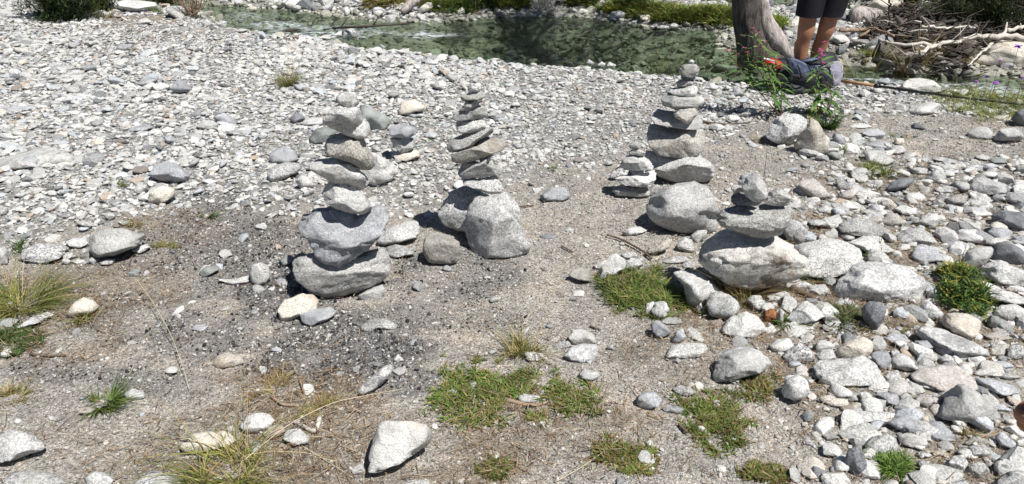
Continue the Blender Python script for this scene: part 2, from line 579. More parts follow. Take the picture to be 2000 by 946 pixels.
CAIRNS = {
'big left cairn by the charcoal': dict(base=('B', [180,440, 200,415, 290,385, 360,395, 480,420, 640,380, 760,340, 800,370, 828,440, 820,510, 760,570, 620,640, 480,680, 380,685, 290,640, 210,560, 185,500], 'grey', 'broad curved grey base stone carrying the tall left cairn'), stones=[
 ('B', [220,215, 245,150, 300,100, 380,85, 480,100, 600,140, 700,70, 760,75, 815,120, 815,180, 770,260, 700,320, 650,380, 560,450, 480,490, 400,485, 350,430, 300,340, 250,270, 225,245], 'blue', 'large blue-grey jagged rock standing on the base of the tall left cairn', 0),
 ('X', [629,378, 637,364, 655,359, 680,362, 703,375, 722,392, 728,405, 722,414, 705,420, 685,418, 655,407, 637,396], 'pale', 'pale oval speckled stone directly on the blue-grey rock of the left cairn', -.01),
 ('A', [245,640, 290,600, 400,590, 520,610, 640,680, 710,740, 715,790, 660,830, 560,800, 440,785, 330,720, 250,680], 'stain', 'long slanting stone with a dark red stained end in the left cairn', 0),
 ('A', [370,520, 385,450, 430,410, 500,400, 600,430, 680,450, 700,500, 750,580, 755,640, 720,680, 650,675, 560,620, 430,580, 375,560], 'brown', 'grey-brown blocky stone tilted in the upper middle of the left cairn', 0),
 ('A', [470,370, 520,320, 600,290, 680,280, 715,320, 722,385, 690,435, 620,440, 540,415], 'pale', 'pale flat stone poking out right under the white lump of the left cairn', .01),
 ('A', [385,255, 430,190, 475,160, 560,150, 630,195, 665,280, 650,345, 560,365, 480,385, 400,345, 355,325, 352,290], 'white', 'rough white granite lump second from the top of the left cairn', -.01),
 ('A', [460,110, 560,85, 610,100, 635,170, 590,215, 520,200, 470,165], 'grey', 'rounded grey top stone of the left cairn', 0)]),
'middle cairn on two boulders': dict(base=('C', [93,690, 110,640, 150,585, 210,560, 300,560, 420,580, 470,640, 498,700, 490,750, 400,765, 230,790, 180,775, 120,745], 'pale', 'rounded speckled boulder at the back under the middle cairn'), stones=[
 ('C', [200,520, 280,525, 340,512, 380,512, 405,570, 395,592, 340,598, 280,575, 215,550], 'pale', 'lowest pale stone of the middle cairn, resting on the back boulder', -.06),
 ('C', [185,490, 200,460, 290,440, 330,460, 395,450, 408,480, 390,500, 300,515, 230,525, 195,515], 'pale', 'flat pale stone second from the bottom of the middle cairn', -.05),
 ('C', [152,410, 190,385, 270,345, 340,320, 410,325, 428,355, 400,385, 340,405, 270,435, 200,448, 160,440], 'brown', 'long brownish slanting stone rising to the right in the middle cairn', -.05),
 ('C', [132,370, 145,335, 200,310, 290,290, 330,262, 360,285, 355,305, 290,335, 230,375, 180,392, 140,390], 'grey', 'grey slanting stone shaded at its left end in the middle cairn', -.04),
 ('C', [178,262, 185,240, 240,232, 270,245, 320,245, 322,265, 300,285, 240,300, 195,302, 180,285], 'white', 'white wedge stone in the middle of the middle cairn', -.05),
 ('C', [155,225, 175,195, 240,185, 290,160, 325,175, 330,215, 300,235, 230,240, 175,242], 'grey', 'dark shaded stone above the white wedge of the middle cairn', -.03),
 ('C', [190,192, 215,160, 250,148, 290,152, 285,170, 240,190, 205,195], 'grey', 'small tilted slab fourth from the top of the middle cairn', -.05),
 ('C', [200,120, 230,107, 310,98, 318,125, 290,142, 220,148, 200,138], 'pale', 'thin flat stone third from the top of the middle cairn', -.05),
 ('C', [232,85, 240,60, 270,50, 298,60, 298,85, 280,98, 240,103], 'white', 'small round white stone second from the top of the middle cairn', -.05),
 ('C', [254,44, 258,34, 270,30, 281,36, 282,48, 274,54, 260,52], 'white', 'tiny pebble on the very top of the middle cairn', -.05)]),
'tall right cairn': dict(base=('D', [320,740, 340,700, 420,690, 560,720, 720,740, 790,790, 825,850, 810,900, 750,935, 640,930, 520,925, 420,890, 350,850], 'pale', 'wide pale base boulder of the tall right cairn'), stones=[
 ('D', [335,590, 350,540, 385,515, 480,540, 600,550, 740,560, 755,620, 745,690, 700,745, 600,758, 500,755, 420,740, 360,680], 'brown', 'big brownish cracked block on the base of the tall right cairn', 0),
 ('D', [372,480, 385,440, 420,408, 470,420, 560,430, 700,460, 730,490, 725,540, 690,558, 600,555, 480,535, 400,520], 'pale', 'speckled flat stone over the big block of the tall right cairn', .01),
 ('D', [525,440, 560,420, 690,415, 700,445, 660,500, 630,520, 590,500, 545,475], 'brown', 'dark brown knobbly stone wedged in the tall right cairn', -.06),
 ('D', [440,340, 455,300, 500,290, 600,300, 680,320, 730,320, 750,350, 730,385, 690,405, 600,418, 520,410, 450,385], 'pale', 'broad pale slab above the brown knob in the tall right cairn', -.01),
 ('D', [503,285, 515,262, 560,258, 680,258, 702,280, 690,315, 650,325, 560,318, 510,300], 'white', 'flat white stone above the broad slab of the tall right cairn', -.01),
 ('D', [545,225, 570,205, 640,195, 688,200, 670,235, 620,255, 560,248], 'grey', 'thin grey stone fourth from the top of the tall right cairn', 0),
 ('D', [578,172, 590,202, 640,208, 684,196, 688,178, 630,168], 'dark', 'thin shaded stone under the round head of the tall right cairn', .01),  # shade below the head stone is put into the dark material
 ('D', [572,130, 590,100, 630,90, 690,98, 714,125, 700,175, 650,190, 600,182, 578,160], 'pale', 'round pitted white stone like a head on the tall right cairn', -.01),
 ('D', [632,78, 640,66, 658,60, 674,68, 678,84, 668,95, 645,94], 'white', 'tiny white pebble on the very top of the tall right cairn', -.01)]),
'little cairn': dict(base=('E', [95,450, 130,412, 220,410, 280,415, 380,420, 400,450, 385,490, 300,498, 150,482], 'grey', 'shaded flat base stone of the little cairn'), stones=[
 ('E', [125,350, 160,330, 260,322, 350,300, 425,280, 440,320, 430,370, 390,420, 300,412, 200,405, 150,380], 'white', 'long white slab second from the bottom of the little cairn', -.01),
 ('E', [165,250, 180,200, 240,160, 300,180, 380,205, 425,260, 410,285, 300,290, 200,285], 'pale', 'humped pale stone in the middle of the little cairn', -.01),
 ('E', [228,145, 250,130, 310,125, 355,150, 355,175, 300,178, 245,165], 'white', 'small bright stone second from the top of the little cairn', -.01),
 ('E', [230,95, 250,70, 300,65, 328,90, 320,115, 270,125, 238,118], 'grey', 'small oval grey top stone of the little cairn', -.01)]),
'low wide cairn': dict(base=('F', [75,560, 110,490, 180,430, 250,400, 400,420, 550,450, 660,500, 730,570, 770,620, 740,690, 640,740, 520,765, 400,770, 250,740, 130,650, 85,610], 'taupe', 'massive white and brown cracked rock carrying the low wide cairn'), stones=[
 ('F', [185,320, 230,280, 320,252, 400,262, 480,250, 640,258, 650,290, 620,380, 580,440, 500,460, 400,450, 290,410, 220,390, 190,350], 'grey', 'big grey bowl-shaped stone on the massive rock of the low cairn', -.02),
 ('F', [480,240, 510,170, 560,150, 620,165, 650,200, 630,250, 550,252], 'grey', 'rounded grey stone at the right of the top row of the low cairn', -.01),
 ('F', [278,200, 300,170, 360,165, 470,225, 440,250, 300,247, 280,230], 'dark', 'dark rounded stone at the left under the egg-shaped one', .01),
 ('F', [275,150, 290,125, 340,130, 352,160, 300,178], 'brown', 'little brown stone at the far left of the low cairn top', .01),
 ('F', [318,110, 340,65, 400,58, 430,90, 390,150, 330,140], 'blue', 'bluish stone behind the egg-shaped one on the low cairn', .04),
 ('F', [348,150, 365,90, 410,62, 455,70, 490,130, 505,190, 480,225, 420,228, 370,200], 'pale', 'egg-shaped upright speckled stone topping the low cairn', -.03)]),
}
def reach_up(low, high):
    """let a stone reach up to the belly of the one it carries"""
    lo, hi = high.min(0), high.max(0)
    c = (low.min(0) + low.max(0)) / 2
    out = [tuple(p) for p in low]
    for q in (0.22, 0.36, 0.5, 0.64, 0.78):
        x = lo[0] + q * (hi[0] - lo[0])
        ys_ = []
        for k in range(len(high)):
            a, b = high[k], high[(k + 1) % len(high)]
            if (a[0] - x) * (b[0] - x) < 0: ys_.append(a[1] + (b[1] - a[1]) * (x - a[0]) / (b[0] - a[0]))
        if ys_ and low[:, 0].min() + 2 < x < low[:, 0].max() - 2:
            y = max(ys_) - 0.10 * (hi[1] - lo[1])
            if y < c[1]: out.append((x, y))
    out.sort(key=lambda p: math.atan2(p[1] - c[1], p[0] - c[0]))
    return np.array(out)

cseed = 100
cairn_y = {}
for cname, cd in CAIRNS.items():
    v, flat, mt, lab = cd['base']
    lst = cd['stones']
    o = put_stone('cairn_stone', reach_up(px_pts(v, flat), px_pts(*lst[0][:2])), M[mt], cseed, sink=0.10, sub=5, ratio=0.72, smooth=0.9, facets=16,
                  rugged=.13 if mt == 'taupe' else .045, under=1.1 if mt == 'taupe' else .4)
    tag(o, lab, 'stone', 'stones of the ' + cname)
    cy = o.location.y
    cairn_y[cname] = cy
    row = cname == 'low wide cairn'
    for k, (v, flat, mt, lab, dy) in enumerate(lst):
        cseed += 1
        pts = px_pts(v, flat)
        if row and k > 0:                 # the top row sits close on the bowl
            pts = pts + np.array([0, 2.6]); pts[:, 1] = pts[:, 1].max() - (pts[:, 1].max() - pts[:, 1]) * 1.08
        if k + 1 < len(lst) and not (row and k > 0): pts = reach_up(pts, px_pts(*lst[k + 1][:2]))
        o = put_stone('cairn_stone', pts, variant(mt, k), cseed, y=cy + dy - .004 * k, sub=5 if k < 2 else 4, ratio=0.80, smooth=0.9, facets=16 if k < 3 else 12,
                      rugged=.13 if mt == 'blue' and k == 0 else .04, under=.25)
        tag(o, lab, 'stone', 'stones of the ' + cname)
    cseed += 20

# ------------------------------------------------------------------ boulders and loose stones, one by one
# (view, outline, material, label[, sink])
LOOSE = [
('C', [225,720, 240,650, 290,605, 350,610, 400,640, 440,690, 490,750, 540,840, 530,880, 470,895, 380,905, 310,912, 260,890, 225,800, 218,760], 'pale', 'tall speckled granite boulder leaning at the front of the middle cairn', .1),
('C', [10,870, 30,800, 60,780, 120,790, 190,830, 198,880, 180,930, 130,940, 40,925], 'brown', 'round cracked brownish rock between the left and middle cairns', .1),
('B', [725,310, 780,230, 850,205, 960,170, 1005,180, 1015,240, 985,290, 880,320, 770,330], 'pale', 'pale wedge stone touching the right side of the left cairn', .1),
('B', [790,350, 850,330, 920,340, 985,390, 950,400, 850,420, 810,400], 'pale', 'small flat stone just below the pale wedge right of the left cairn', .2),
('B', [600,670, 700,610, 770,590, 785,630, 760,690, 700,700, 630,695], 'pale', 'small pale chip in front of the left cairn base', .2),
('B', [75,760, 120,700, 230,655, 310,660, 345,700, 330,760, 230,800, 140,840, 95,830], 'cream', 'smooth cream rounded stone at the foot of the left cairn'),
('B', [220,785, 300,755, 440,745, 460,780, 400,830, 290,870, 235,840], 'blue', 'flat bluish slab beside the cream stone before the left cairn'),
('B', [620,870, 680,830, 780,815, 865,860, 855,900, 740,885, 700,910, 625,895], 'pale', 'low peaked stone alone on the sand in front of the left cairn'),
('B', [85,440, 120,400, 160,400, 200,420, 170,450, 110,475], 'green', 'small greenish stone in the shadow left of the left cairn'),
('X', [487,535, 492,518, 508,513, 525,520, 530,538, 520,555, 502,558, 490,550], 'white', 'round white speckled stone left of the left cairn', .1),
('B', [55,570, 90,552, 150,565, 130,600, 80,598], 'blue', 'thin bluish chip by the shadow of the left cairn', .3),
('E', [370,600, 385,520, 440,450, 560,410, 640,375, 740,370, 830,420, 880,500, 915,600, 925,700, 900,750, 820,770, 640,770, 520,740, 430,690, 380,640], 'pale', 'large rounded speckled boulder in front of the tall right cairn', .1),
('E', [85,330, 110,295, 160,265, 230,290, 220,320, 130,355, 90,352], 'white', 'white stone half behind the little cairn'),
('E', [370,470, 400,420, 440,395, 475,410, 445,470, 400,495], 'pale', 'small pale stone between the little cairn and the big speckled boulder'),
('L', [170,250, 330,205, 450,215, 560,270, 585,330, 540,395, 400,445, 300,445, 200,430, 150,350], 'white', 'wide smooth white boulder right of the low cairn', .3),
('F', [590,400, 640,340, 700,360, 750,410, 745,470, 690,498, 620,470], 'pale', 'rounded pale stone behind the right end of the low cairn', .1),
('N', [985,420, 1040,405, 1150,415, 1250,500, 1330,570, 1300,590, 1200,600, 1130,660, 1080,610, 1060,500, 1000,450], 'white', 'sloping white boulder between the green cushion and the low cairn', .3),
('N', [1197,610, 1220,545, 1290,535, 1370,570, 1407,630, 1370,690, 1290,705, 1220,680], 'pale', 'round pale stone under the dry grass of the low cairn', .1),
('N', [1440,590, 1470,560, 1530,558, 1560,610, 1540,665, 1490,650], 'white', 'small white stone right of the dry grass tuft'),
('N', [1290,760, 1350,690, 1440,655, 1510,690, 1577,770, 1500,820, 1370,810, 1300,790], 'white', 'domed white speckled boulder below the low cairn'),
('N', [855,660, 880,600, 940,595, 972,650, 950,690, 890,700], 'pale', 'little round stone at the lower edge of the green cushion', .1),
('N', [810,680, 830,610, 880,595, 885,640, 845,692], 'white', 'white splinter beside the little round stone at the green cushion'),
('N', [915,720, 960,690, 1040,705, 1045,735, 950,737], 'pale', 'flat pale chip below the green cushion'),
('N', [850,740, 890,710, 950,745, 985,790, 910,828, 870,790], 'blue', 'blue-grey angular stone below the green cushion'),
('N', [985,830, 1010,780, 1050,760, 1075,820, 1040,850, 990,850], 'blue', 'small grey nose-shaped stone right of the angular blue one'),
('N', [1060,780, 1100,750, 1165,790, 1165,815, 1080,820], 'pale', 'small buff stone behind the nose-shaped grey one'),
('N', [170,195, 220,175, 285,195, 270,212, 180,212], 'dark', 'thin dark slate lying on bare sand right of the middle cairn', .35),
('N', [325,160, 350,138, 385,155, 370,180, 335,178], 'grey', 'small grey chip right of the dark slate', .35),
('N', [345,435, 370,400, 420,385, 480,410, 512,470, 490,487, 400,460], 'brown', 'brown-grey stone on the sand left of the green cushion'),
('N', [515,470, 540,400, 600,320, 640,300, 700,340, 705,390, 640,440, 560,485], 'white', 'upright white stone behind the left of the green cushion'),
('N', [700,350, 740,325, 800,340, 810,370, 760,410, 690,410], 'pale', 'speckled stone behind the middle of the green cushion'),
('N', [670,305, 700,288, 760,290, 775,320, 700,335], 'white', 'flat white stone at the bend of the dark stick'),
('N', [500,375, 560,345, 605,338, 570,392, 520,395], 'white', 'small white stone left of the upright white one'),
('N', [820,280, 880,260, 940,215, 973,215, 972,265, 880,308, 830,300], 'cream', 'pale wedge with a shaded side above the tip of the dark stick', .1),
('N', [1010,250, 1060,200, 1110,215, 1122,290, 1090,300, 1030,275], 'white', 'white lumpy stone left of the massive cairn rock'),
('N', [1100,190, 1140,160, 1203,155, 1200,200, 1140,240, 1115,215], 'pale', 'pale triangular stone below the large speckled boulder'),
('N', [680,170, 720,140, 790,135, 835,160, 760,190, 700,188], 'white', 'flat white oval stone flush with the sand', .35),
('N', [930,350, 970,320, 1060,315, 1100,340, 1040,362, 960,365], 'pale', 'flat stone left of the massive cairn rock', .35),
('N', [1040,370, 1090,340, 1135,370, 1120,390, 1060,390], 'grey', 'small grey flat stone in the shadow left of the massive cairn rock'),
('N', [240,870, 280,845, 350,840, 370,870, 290,892], 'pale', 'partly buried stone left of the leaning white pair', .4),
('N', [1130,640, 1160,600, 1185,640, 1185,678, 1150,682], 'white', 'narrow white stone left of the round pale one'),
('F', [480,820, 520,780, 590,772, 640,800, 620,840, 540,845], 'white', 'oval white stone under the massive cairn rock'),
('L', [415,540, 430,470, 500,390, 560,350, 700,350, 850,380, 960,460, 970,520, 940,590, 800,600, 600,590, 450,590], 'white', 'biggest humped white boulder right of the low cairn', .2),
('L', [430,120, 520,85, 620,90, 720,140, 785,190, 760,220, 640,200, 540,190, 450,170], 'pale', 'long tilted boulder behind the wide white one'),
('L', [490,235, 590,190, 680,210, 770,280, 770,310, 650,310, 560,270], 'white', 'white rounded boulder behind the biggest humped one'),
('L', [790,190, 860,145, 940,140, 1000,180, 1045,240, 900,262, 800,240], 'pale', 'pale boulder with dark blotches right of the long tilted one'),
('L', [885,300, 920,255, 1020,255, 1120,320, 1090,345, 960,355, 900,340], 'blue', 'bluish stone below the boulder with dark blotches'),
('L', [1140,200, 1180,150, 1280,150, 1345,200, 1320,240, 1220,225, 1160,215], 'white', 'oblong white boulder left of the dark one at the right edge'),
('L', [1180,390, 1220,290, 1290,260, 1380,260, 1385,310, 1330,370, 1280,405], 'white', 'white upright boulder above the yellow-green bush'),
('L', [1385,320, 1400,240, 1470,225, 1560,270, 1600,330, 1600,380, 1500,370, 1400,340], 'dark', 'dark steep-faced boulder at the right edge'),
('L', [1300,420, 1340,360, 1420,345, 1560,400, 1620,450, 1560,512, 1440,490, 1340,450], 'pale', 'pale long boulder below the dark steep-faced one', .1),
('L', [1240,440, 1330,470, 1560,560, 1640,620, 1500,612, 1340,570, 1250,490], 'white', 'long narrow white boulder behind the yellow-green bush'),
('L', [1370,70, 1430,30, 1577,50, 1640,100, 1600,158, 1480,140, 1390,100], 'dark', 'dark blue-grey smooth boulder at the right edge, upper one'),
('L', [115,700, 180,620, 230,590, 290,620, 355,690, 280,720, 170,735], 'pale', 'pyramid-shaped pale stone right of the orange stone', .1),
('L', [570,640, 620,595, 690,600, 730,640, 720,690, 670,780, 620,770, 590,720], 'dark', 'dark grey angular rock below the biggest humped boulder', .05),
('L', [940,620, 990,590, 1040,630, 1085,670, 1060,715, 1000,710, 950,660], 'white', 'white stone with an orange mark left of the buff block'),
('L', [1065,710, 1100,665, 1230,670, 1315,720, 1300,790, 1260,830, 1150,790, 1070,740], 'cream', 'buff block with a brown shaded face under the yellow-green bush', .05),
('L', [905,780, 960,745, 1060,760, 1200,820, 1330,880, 1365,920, 1340,946, 1180,930, 1000,860, 920,810], 'white', 'very long white boulder slanting down to the right'),
('L', [1385,660, 1430,620, 1520,610, 1590,650, 1600,700, 1500,725, 1410,690], 'white', 'smooth oval white stone right of the yellow-green bush'),
('L', [1345,710, 1375,680, 1420,690, 1445,740, 1410,765, 1355,755], 'green', 'grey-green oval stone right of the buff block'),
('L', [1450,760, 1490,745, 1520,780, 1500,800, 1460,790], 'green', 'small greenish pebble below the grey-green oval stone'),
('L', [1365,890, 1420,860, 1490,860, 1460,925, 1380,928], 'brown', 'brown-grey stone right of the very long white boulder end'),
('L', [1470,935, 1490,870, 1540,850, 1590,890, 1590,945, 1500,960], 'pale', 'speckled stone at the right edge beside the brown-grey one'),
('L', [-10,560, 50,525, 110,530, 130,570, 80,590, 0,592], 'white', 'white oval stone with fine cracks below the massive cairn rock'),
('L', [-28,690, -10,650, 30,640, 58,670, 50,705, 10,725, -20,715], 'rust', 'orange-brown rounded stone among the white ones', .1),
('L', [50,700, 70,640, 95,660, 92,730, 60,750], 'white', 'thin white stone standing beside the orange one'),
('L', [700,820, 760,795, 840,800, 875,840, 840,865, 750,850], 'blue', 'blue-grey flat stone with leaves at its left end', .3),
('L', [900,840, 980,835, 1020,880, 960,912, 910,890], 'blue', 'grey-blue stone under the very long white boulder'),
('L', [420,900, 470,850, 590,810, 650,850, 640,910, 605,946, 430,965], 'cream', 'big buff flat stone left of the blue-grey flat one'),
('L', [5,870, 60,825, 130,820, 160,870, 130,905, 30,905], 'white', 'white round stone at the left of a row of three', .1),
('L', [90,935, 140,880, 200,845, 280,910, 270,970, 110,975], 'white', 'rough white stone in the middle of a row of three'),
('L', [285,920, 340,890, 400,890, 420,946, 310,965], 'pale', 'pale stone at the right of a row of three'),
('L', [690,100, 750,50, 800,60, 850,110, 780,138, 710,130], 'brown', 'tan pointed stone behind the boulder with dark blotches'),
('L', [880,110, 960,65, 1040,50, 1060,90, 1030,150, 940,125], 'white', 'white rock with a shaded left side, uphill of the oblong boulder'),
('L', [1020,180, 1060,155, 1130,170, 1120,215, 1050,222], 'grey', 'grey rounded stone left of the oblong white boulder'),
('L', [1350,165, 1400,135, 1480,150, 1510,170, 1480,218, 1380,200], 'blue', 'two-toned bluish stone right of the oblong white boulder'),
('L', [1080,230, 1130,215, 1200,225, 1220,262, 1120,268], 'blue', 'flat bluish stone below the oblong white boulder'),
('L', [790,270, 830,240, 880,245, 870,282, 810,287], 'white', 'small white stone in front of the dark blotches'),
('L', [240,500, 350,490, 395,550, 310,558, 260,530], 'white', 'flat white stone left of the biggest humped boulder', .35),
('L', [960,410, 1010,385, 1070,400, 1050,428, 970,428], 'pale', 'pale stone left of the yellow-green bush'),
('L', [1310,800, 1430,780, 1510,825, 1400,840], 'brown', 'flat reddish-brown slab right of the buff block', .4),
('L', [1500,200, 1560,190, 1620,215, 1600,255, 1530,240], 'blue', 'bluish stone above the dark steep-faced boulder'),
('L', [300,30, 350,0, 400,20, 390,60, 330,55], 'pale', 'small stone uphill of the wide smooth white boulder'),
('L', [390,30, 430,10, 490,50, 470,80, 420,70], 'blue', 'pale blue stone uphill of the long tilted boulder'),
('L', [600,60, 640,40, 700,55, 720,85, 670,100, 610,90], 'pale', 'round stone touching the tan pointed one'),
('L', [695,340, 730,318, 775,350, 770,370, 720,360], 'green', 'greenish flat stone by the grass sprig behind the humped boulder'),
('L', [350,110, 380,90, 430,110, 420,140, 370,145], 'white', 'small white stone above the wide smooth boulder'),
('M', [-15,230, 0,190, 60,110, 130,80, 220,85, 275,125, 270,190, 200,260, 150,305, 90,300, 0,260], 'pale', 'large speckled boulder under the pink-flowered plants', .05),
('M', [180,290, 230,220, 280,180, 300,115, 350,130, 390,210, 440,310, 430,370, 330,378, 270,360, 200,335], 'cream', 'cream pointed rock leaning on the boulder under the flowers', .05),
('M', [455,250, 470,215, 520,240, 560,300, 500,305], 'blue', 'bluish wedge right of the cream pointed rock'),
('M', [560,310, 600,260, 660,300, 640,332, 570,328], 'white', 'small white pyramid right of the bluish wedge'),
('M', [650,220, 700,195, 780,185, 835,220, 820,255, 760,265, 690,240], 'blue', 'blue-white boulder uphill of the grass tuft'),
('M', [690,300, 780,270, 860,278, 890,310, 800,338, 700,325], 'blue', 'flat bluish boulder just behind the grass tuft'),
('M', [850,340, 900,305, 960,310, 985,350, 930,368, 860,362], 'pale', 'pale rounded stone right behind the grass tuft'),
('M', [680,340, 760,338, 830,360, 912,420, 840,445, 700,420], 'white', 'white slab behind the grass tuft'),
('M', [890,290, 910,255, 960,255, 972,290, 930,308], 'cream', 'small cream stone above the pale rounded one'),
('M', [410,370, 460,350, 510,365, 540,412, 480,405], 'green', 'greenish flat stone below the cream pointed rock', .3),
('M', [510,480, 560,440, 640,465, 650,500, 540,508], 'white', 'white stone with a dark hollow left of the grass tuft'),
('M', [480,570, 500,530, 560,525, 600,590, 590,630, 500,628], 'pale', 'rusty-sided stone left of the dark tilted one'),
('M', [215,600, 230,550, 330,540, 380,590, 450,660, 400,685, 300,672], 'pink', 'domed stone with a rusty stripe behind the low cairn', .1),
('M', [835,620, 870,570, 960,535, 1060,545, 1010,590, 930,620, 850,642], 'dark', 'dark pointed stone tilted upwards in the right field', .05),
('M', [1120,540, 1180,480, 1250,475, 1265,540, 1230,580, 1130,565], 'pale', 'broken boulder with a shaded front right of the dark pointed one'),
('M', [1390,600, 1440,550, 1520,510, 1590,560, 1690,580, 1695,640, 1570,658, 1420,642], 'pale', 'broad flat-topped grey boulder near the right edge'),
('M', [1415,215, 1480,175, 1560,175, 1600,220, 1590,262, 1480,264, 1430,245], 'pale', 'speckled boulder left of the big white one by the sand path'),
('M', [1600,250, 1650,195, 1740,175, 1800,200, 1825,260, 1740,288, 1620,272], 'white', 'big white boulder by the sand path at the right'),
('M', [1725,120, 1770,60, 1830,40, 1870,100, 1850,165, 1780,168], 'dark', 'dark round boulder cut by the right edge near the river', .1),
('M', [985,60, 1060,15, 1150,-2, 1232,15, 1200,65, 1100,92, 1010,88], 'white', 'wide pale flat rock on the gravel near the rod', .45),
('M', [1300,50, 1320,10, 1370,5, 1402,30, 1370,62], 'pale', 'bluish white round rock right of the wide pale flat one'),
('M', [1465,388, 1520,368, 1572,385, 1572,412, 1500,408], 'white', 'small white stone on the sand path'),
('M', [1170,405, 1230,385, 1340,415, 1352,440, 1240,432], 'pale', 'upper of three thin layered slabs'),
('M', [1140,432, 1230,428, 1348,448, 1352,475, 1250,478], 'pale', 'middle of three thin layered slabs'),
('M', [1250,480, 1352,478, 1360,500, 1260,508], 'blue', 'lowest of three thin layered slabs'),
('M', [885,490, 940,470, 1010,500, 1012,528, 930,524], 'white', 'white stone right of the grass tuft'),
('M', [1000,472, 1060,460, 1134,472, 1130,512, 1040,508], 'pale', 'grey slab right of the white stone by the grass tuft'),
('M', [510,720, 560,692, 645,750, 600,782, 530,762], 'white', 'angular white stone in the gravel behind the long tilted boulder'),
('M', [452,775, 500,748, 562,790, 540,818, 470,798], 'pale', 'bluish flat stone left of the angular white one'),
('M', [630,640, 700,618, 800,650, 780,678, 650,672], 'white', 'long flat white stone below the dark pointed one'),
('M', [495,655, 560,622, 612,650, 600,684, 510,692], 'pink', 'round pinkish stone below the rusty-sided one'),
('M', [700,775, 740,720, 790,740, 802,790, 740,802], 'blue', 'cracked blue-grey stone in the right field'),
('M', [800,705, 860,690, 922,740, 880,772, 810,742], 'pink', 'flat pinkish stone right of the cracked blue-grey one'),
('M', [935,695, 990,655, 1055,690, 1020,728, 960,718], 'white', 'rough white stone in the middle of the right field'),
('M', [900,760, 940,730, 1002,745, 990,780, 930,785], 'white', 'white stone downhill of the rough white one'),
('M', [1195,625, 1240,588, 1312,600, 1322,640, 1230,645], 'pale', 'pale flat stone between the broken boulder and the broad grey one'),
('M', [1400,725, 1440,668, 1560,668, 1602,700, 1540,738, 1420,738], 'white', 'white slab below the broad flat-topped boulder'),
('M', [1695,600, 1760,548, 1835,558, 1840,620, 1720,615], 'white', 'white stone at the right edge beside the broad grey boulder'),
('M', [1165,705, 1220,688, 1262,720, 1240,752, 1180,745], 'grey', 'grey blocky stone left of the flat pinkish-grey slab'),
('M', [1250,690, 1340,655, 1420,665, 1400,720, 1290,735], 'pink', 'flat pinkish-grey slab left of the white slab'),
('M', [1420,745, 1480,738, 1520,765, 1500,780, 1440,780], 'blue', 'thin bluish stone below the white slab'),
('M', [1385,465, 1440,440, 1530,448, 1520,490, 1420,495], 'white', 'low white stone on the near side of the sand path'),
('M', [1530,445, 1580,430, 1640,450, 1630,470, 1550,475], 'blue', 'low bluish stone right of the low white one'),
('M', [1560,400, 1620,385, 1720,405, 1715,430, 1600,435], 'green', 'flat greenish slab at the end of the sand path', .35),
('M', [1740,420, 1790,400, 1840,420, 1840,450, 1760,450], 'pale', 'pale stone at the right edge above the sand'),
('M', [1010,190, 1035,150, 1070,145, 1125,190, 1070,195], 'dark', 'small pyramid stone with a black face by the sand'),
('M', [1600,640, 1680,665, 1640,690, 1595,675], 'blue', 'small bluish chip below the broad flat-topped boulder'),
('M', [560,180, 600,150, 680,148, 742,172, 680,185], 'white', 'white flat stone behind the bluish wedge'),
('M', [420,700, 470,672, 490,690, 460,712], 'white', 'tiny white stone beside the domed rusty-striped one'),
('K', [270,235, 300,195, 400,190, 470,200, 570,165, 640,210, 705,310, 690,345, 560,352, 400,352, 320,330], 'white', 'big white saddle-shaped boulder in the lower right', .1),
('K', [610,160, 650,145, 720,140, 745,190, 735,240, 700,265, 650,220], 'blue', 'slate-blue block touching the saddle-shaped boulder', .1),
('K', [740,200, 780,150, 830,160, 870,210, 920,250, 850,262, 760,245], 'white', 'wedge-shaped white stone right of the slate-blue block', .1),
('K', [705,290, 740,265, 790,265, 815,320, 770,338, 715,328], 'white', 'small white stone below the slate-blue block'),
('K', [800,350, 840,305, 885,350, 840,367], 'white', 'tiny white triangular stone left of the pinkish boulder'),
('K', [855,285, 900,250, 1050,225, 1150,230, 1230,300, 1272,370, 1180,392, 1050,388, 980,350, 880,320], 'pink', 'pinkish flat boulder behind the big triangular one'),
('K', [1038,530, 1070,400, 1130,345, 1180,333, 1280,400, 1380,490, 1412,550, 1300,572, 1150,568, 1050,555], 'pale', 'big triangular speckled boulder in the lower right', .05),
('K', [1240,302, 1350,308, 1480,350, 1522,390, 1430,412, 1320,372], 'blue', 'long bluish slab right of the pinkish boulder', .3),
('K', [1240,275, 1310,232, 1400,240, 1380,290, 1270,294], 'white', 'streaked white stone above the long bluish slab'),
('K', [1380,290, 1450,260, 1530,298, 1450,318], 'pale', 'flat pale stone right of the streaked white one'),
('K', [80,380, 110,310, 180,280, 235,320, 253,380, 220,430, 150,437, 95,420], 'white', 'round speckled stone right of a green mat, lower right', .05),
('K', [638,400, 700,388, 780,405, 822,482, 760,472, 680,430], 'blue', 'bluish leaning slab above the grey cube'),
('K', [620,440, 650,428, 716,440, 708,492, 630,496], 'grey', 'cube-like grey stone in the lower right', .05),
('K', [618,372, 700,330, 760,340, 740,372, 650,388], 'green', 'greenish flat stone below the saddle-shaped boulder'),
('K', [790,415, 830,388, 870,415, 860,457, 810,447], 'grey', 'rounded grey stone between the leaning slab and the pale lumpy one'),
('K', [880,430, 920,400, 990,408, 1002,450, 960,482, 900,467], 'pink', 'pale lumpy stone left of the big triangular boulder'),
('K', [465,405, 500,385, 552,400, 547,440, 490,448], 'pale', 'speckled small stone below the saddle-shaped boulder at its left'),
('K', [552,395, 590,385, 630,410, 620,450, 570,470], 'white', 'white stone between the speckled small one and the grey cube'),
('K', [488,472, 530,450, 572,460, 562,497, 510,497], 'cream', 'small buff stone left of the grey cube'),
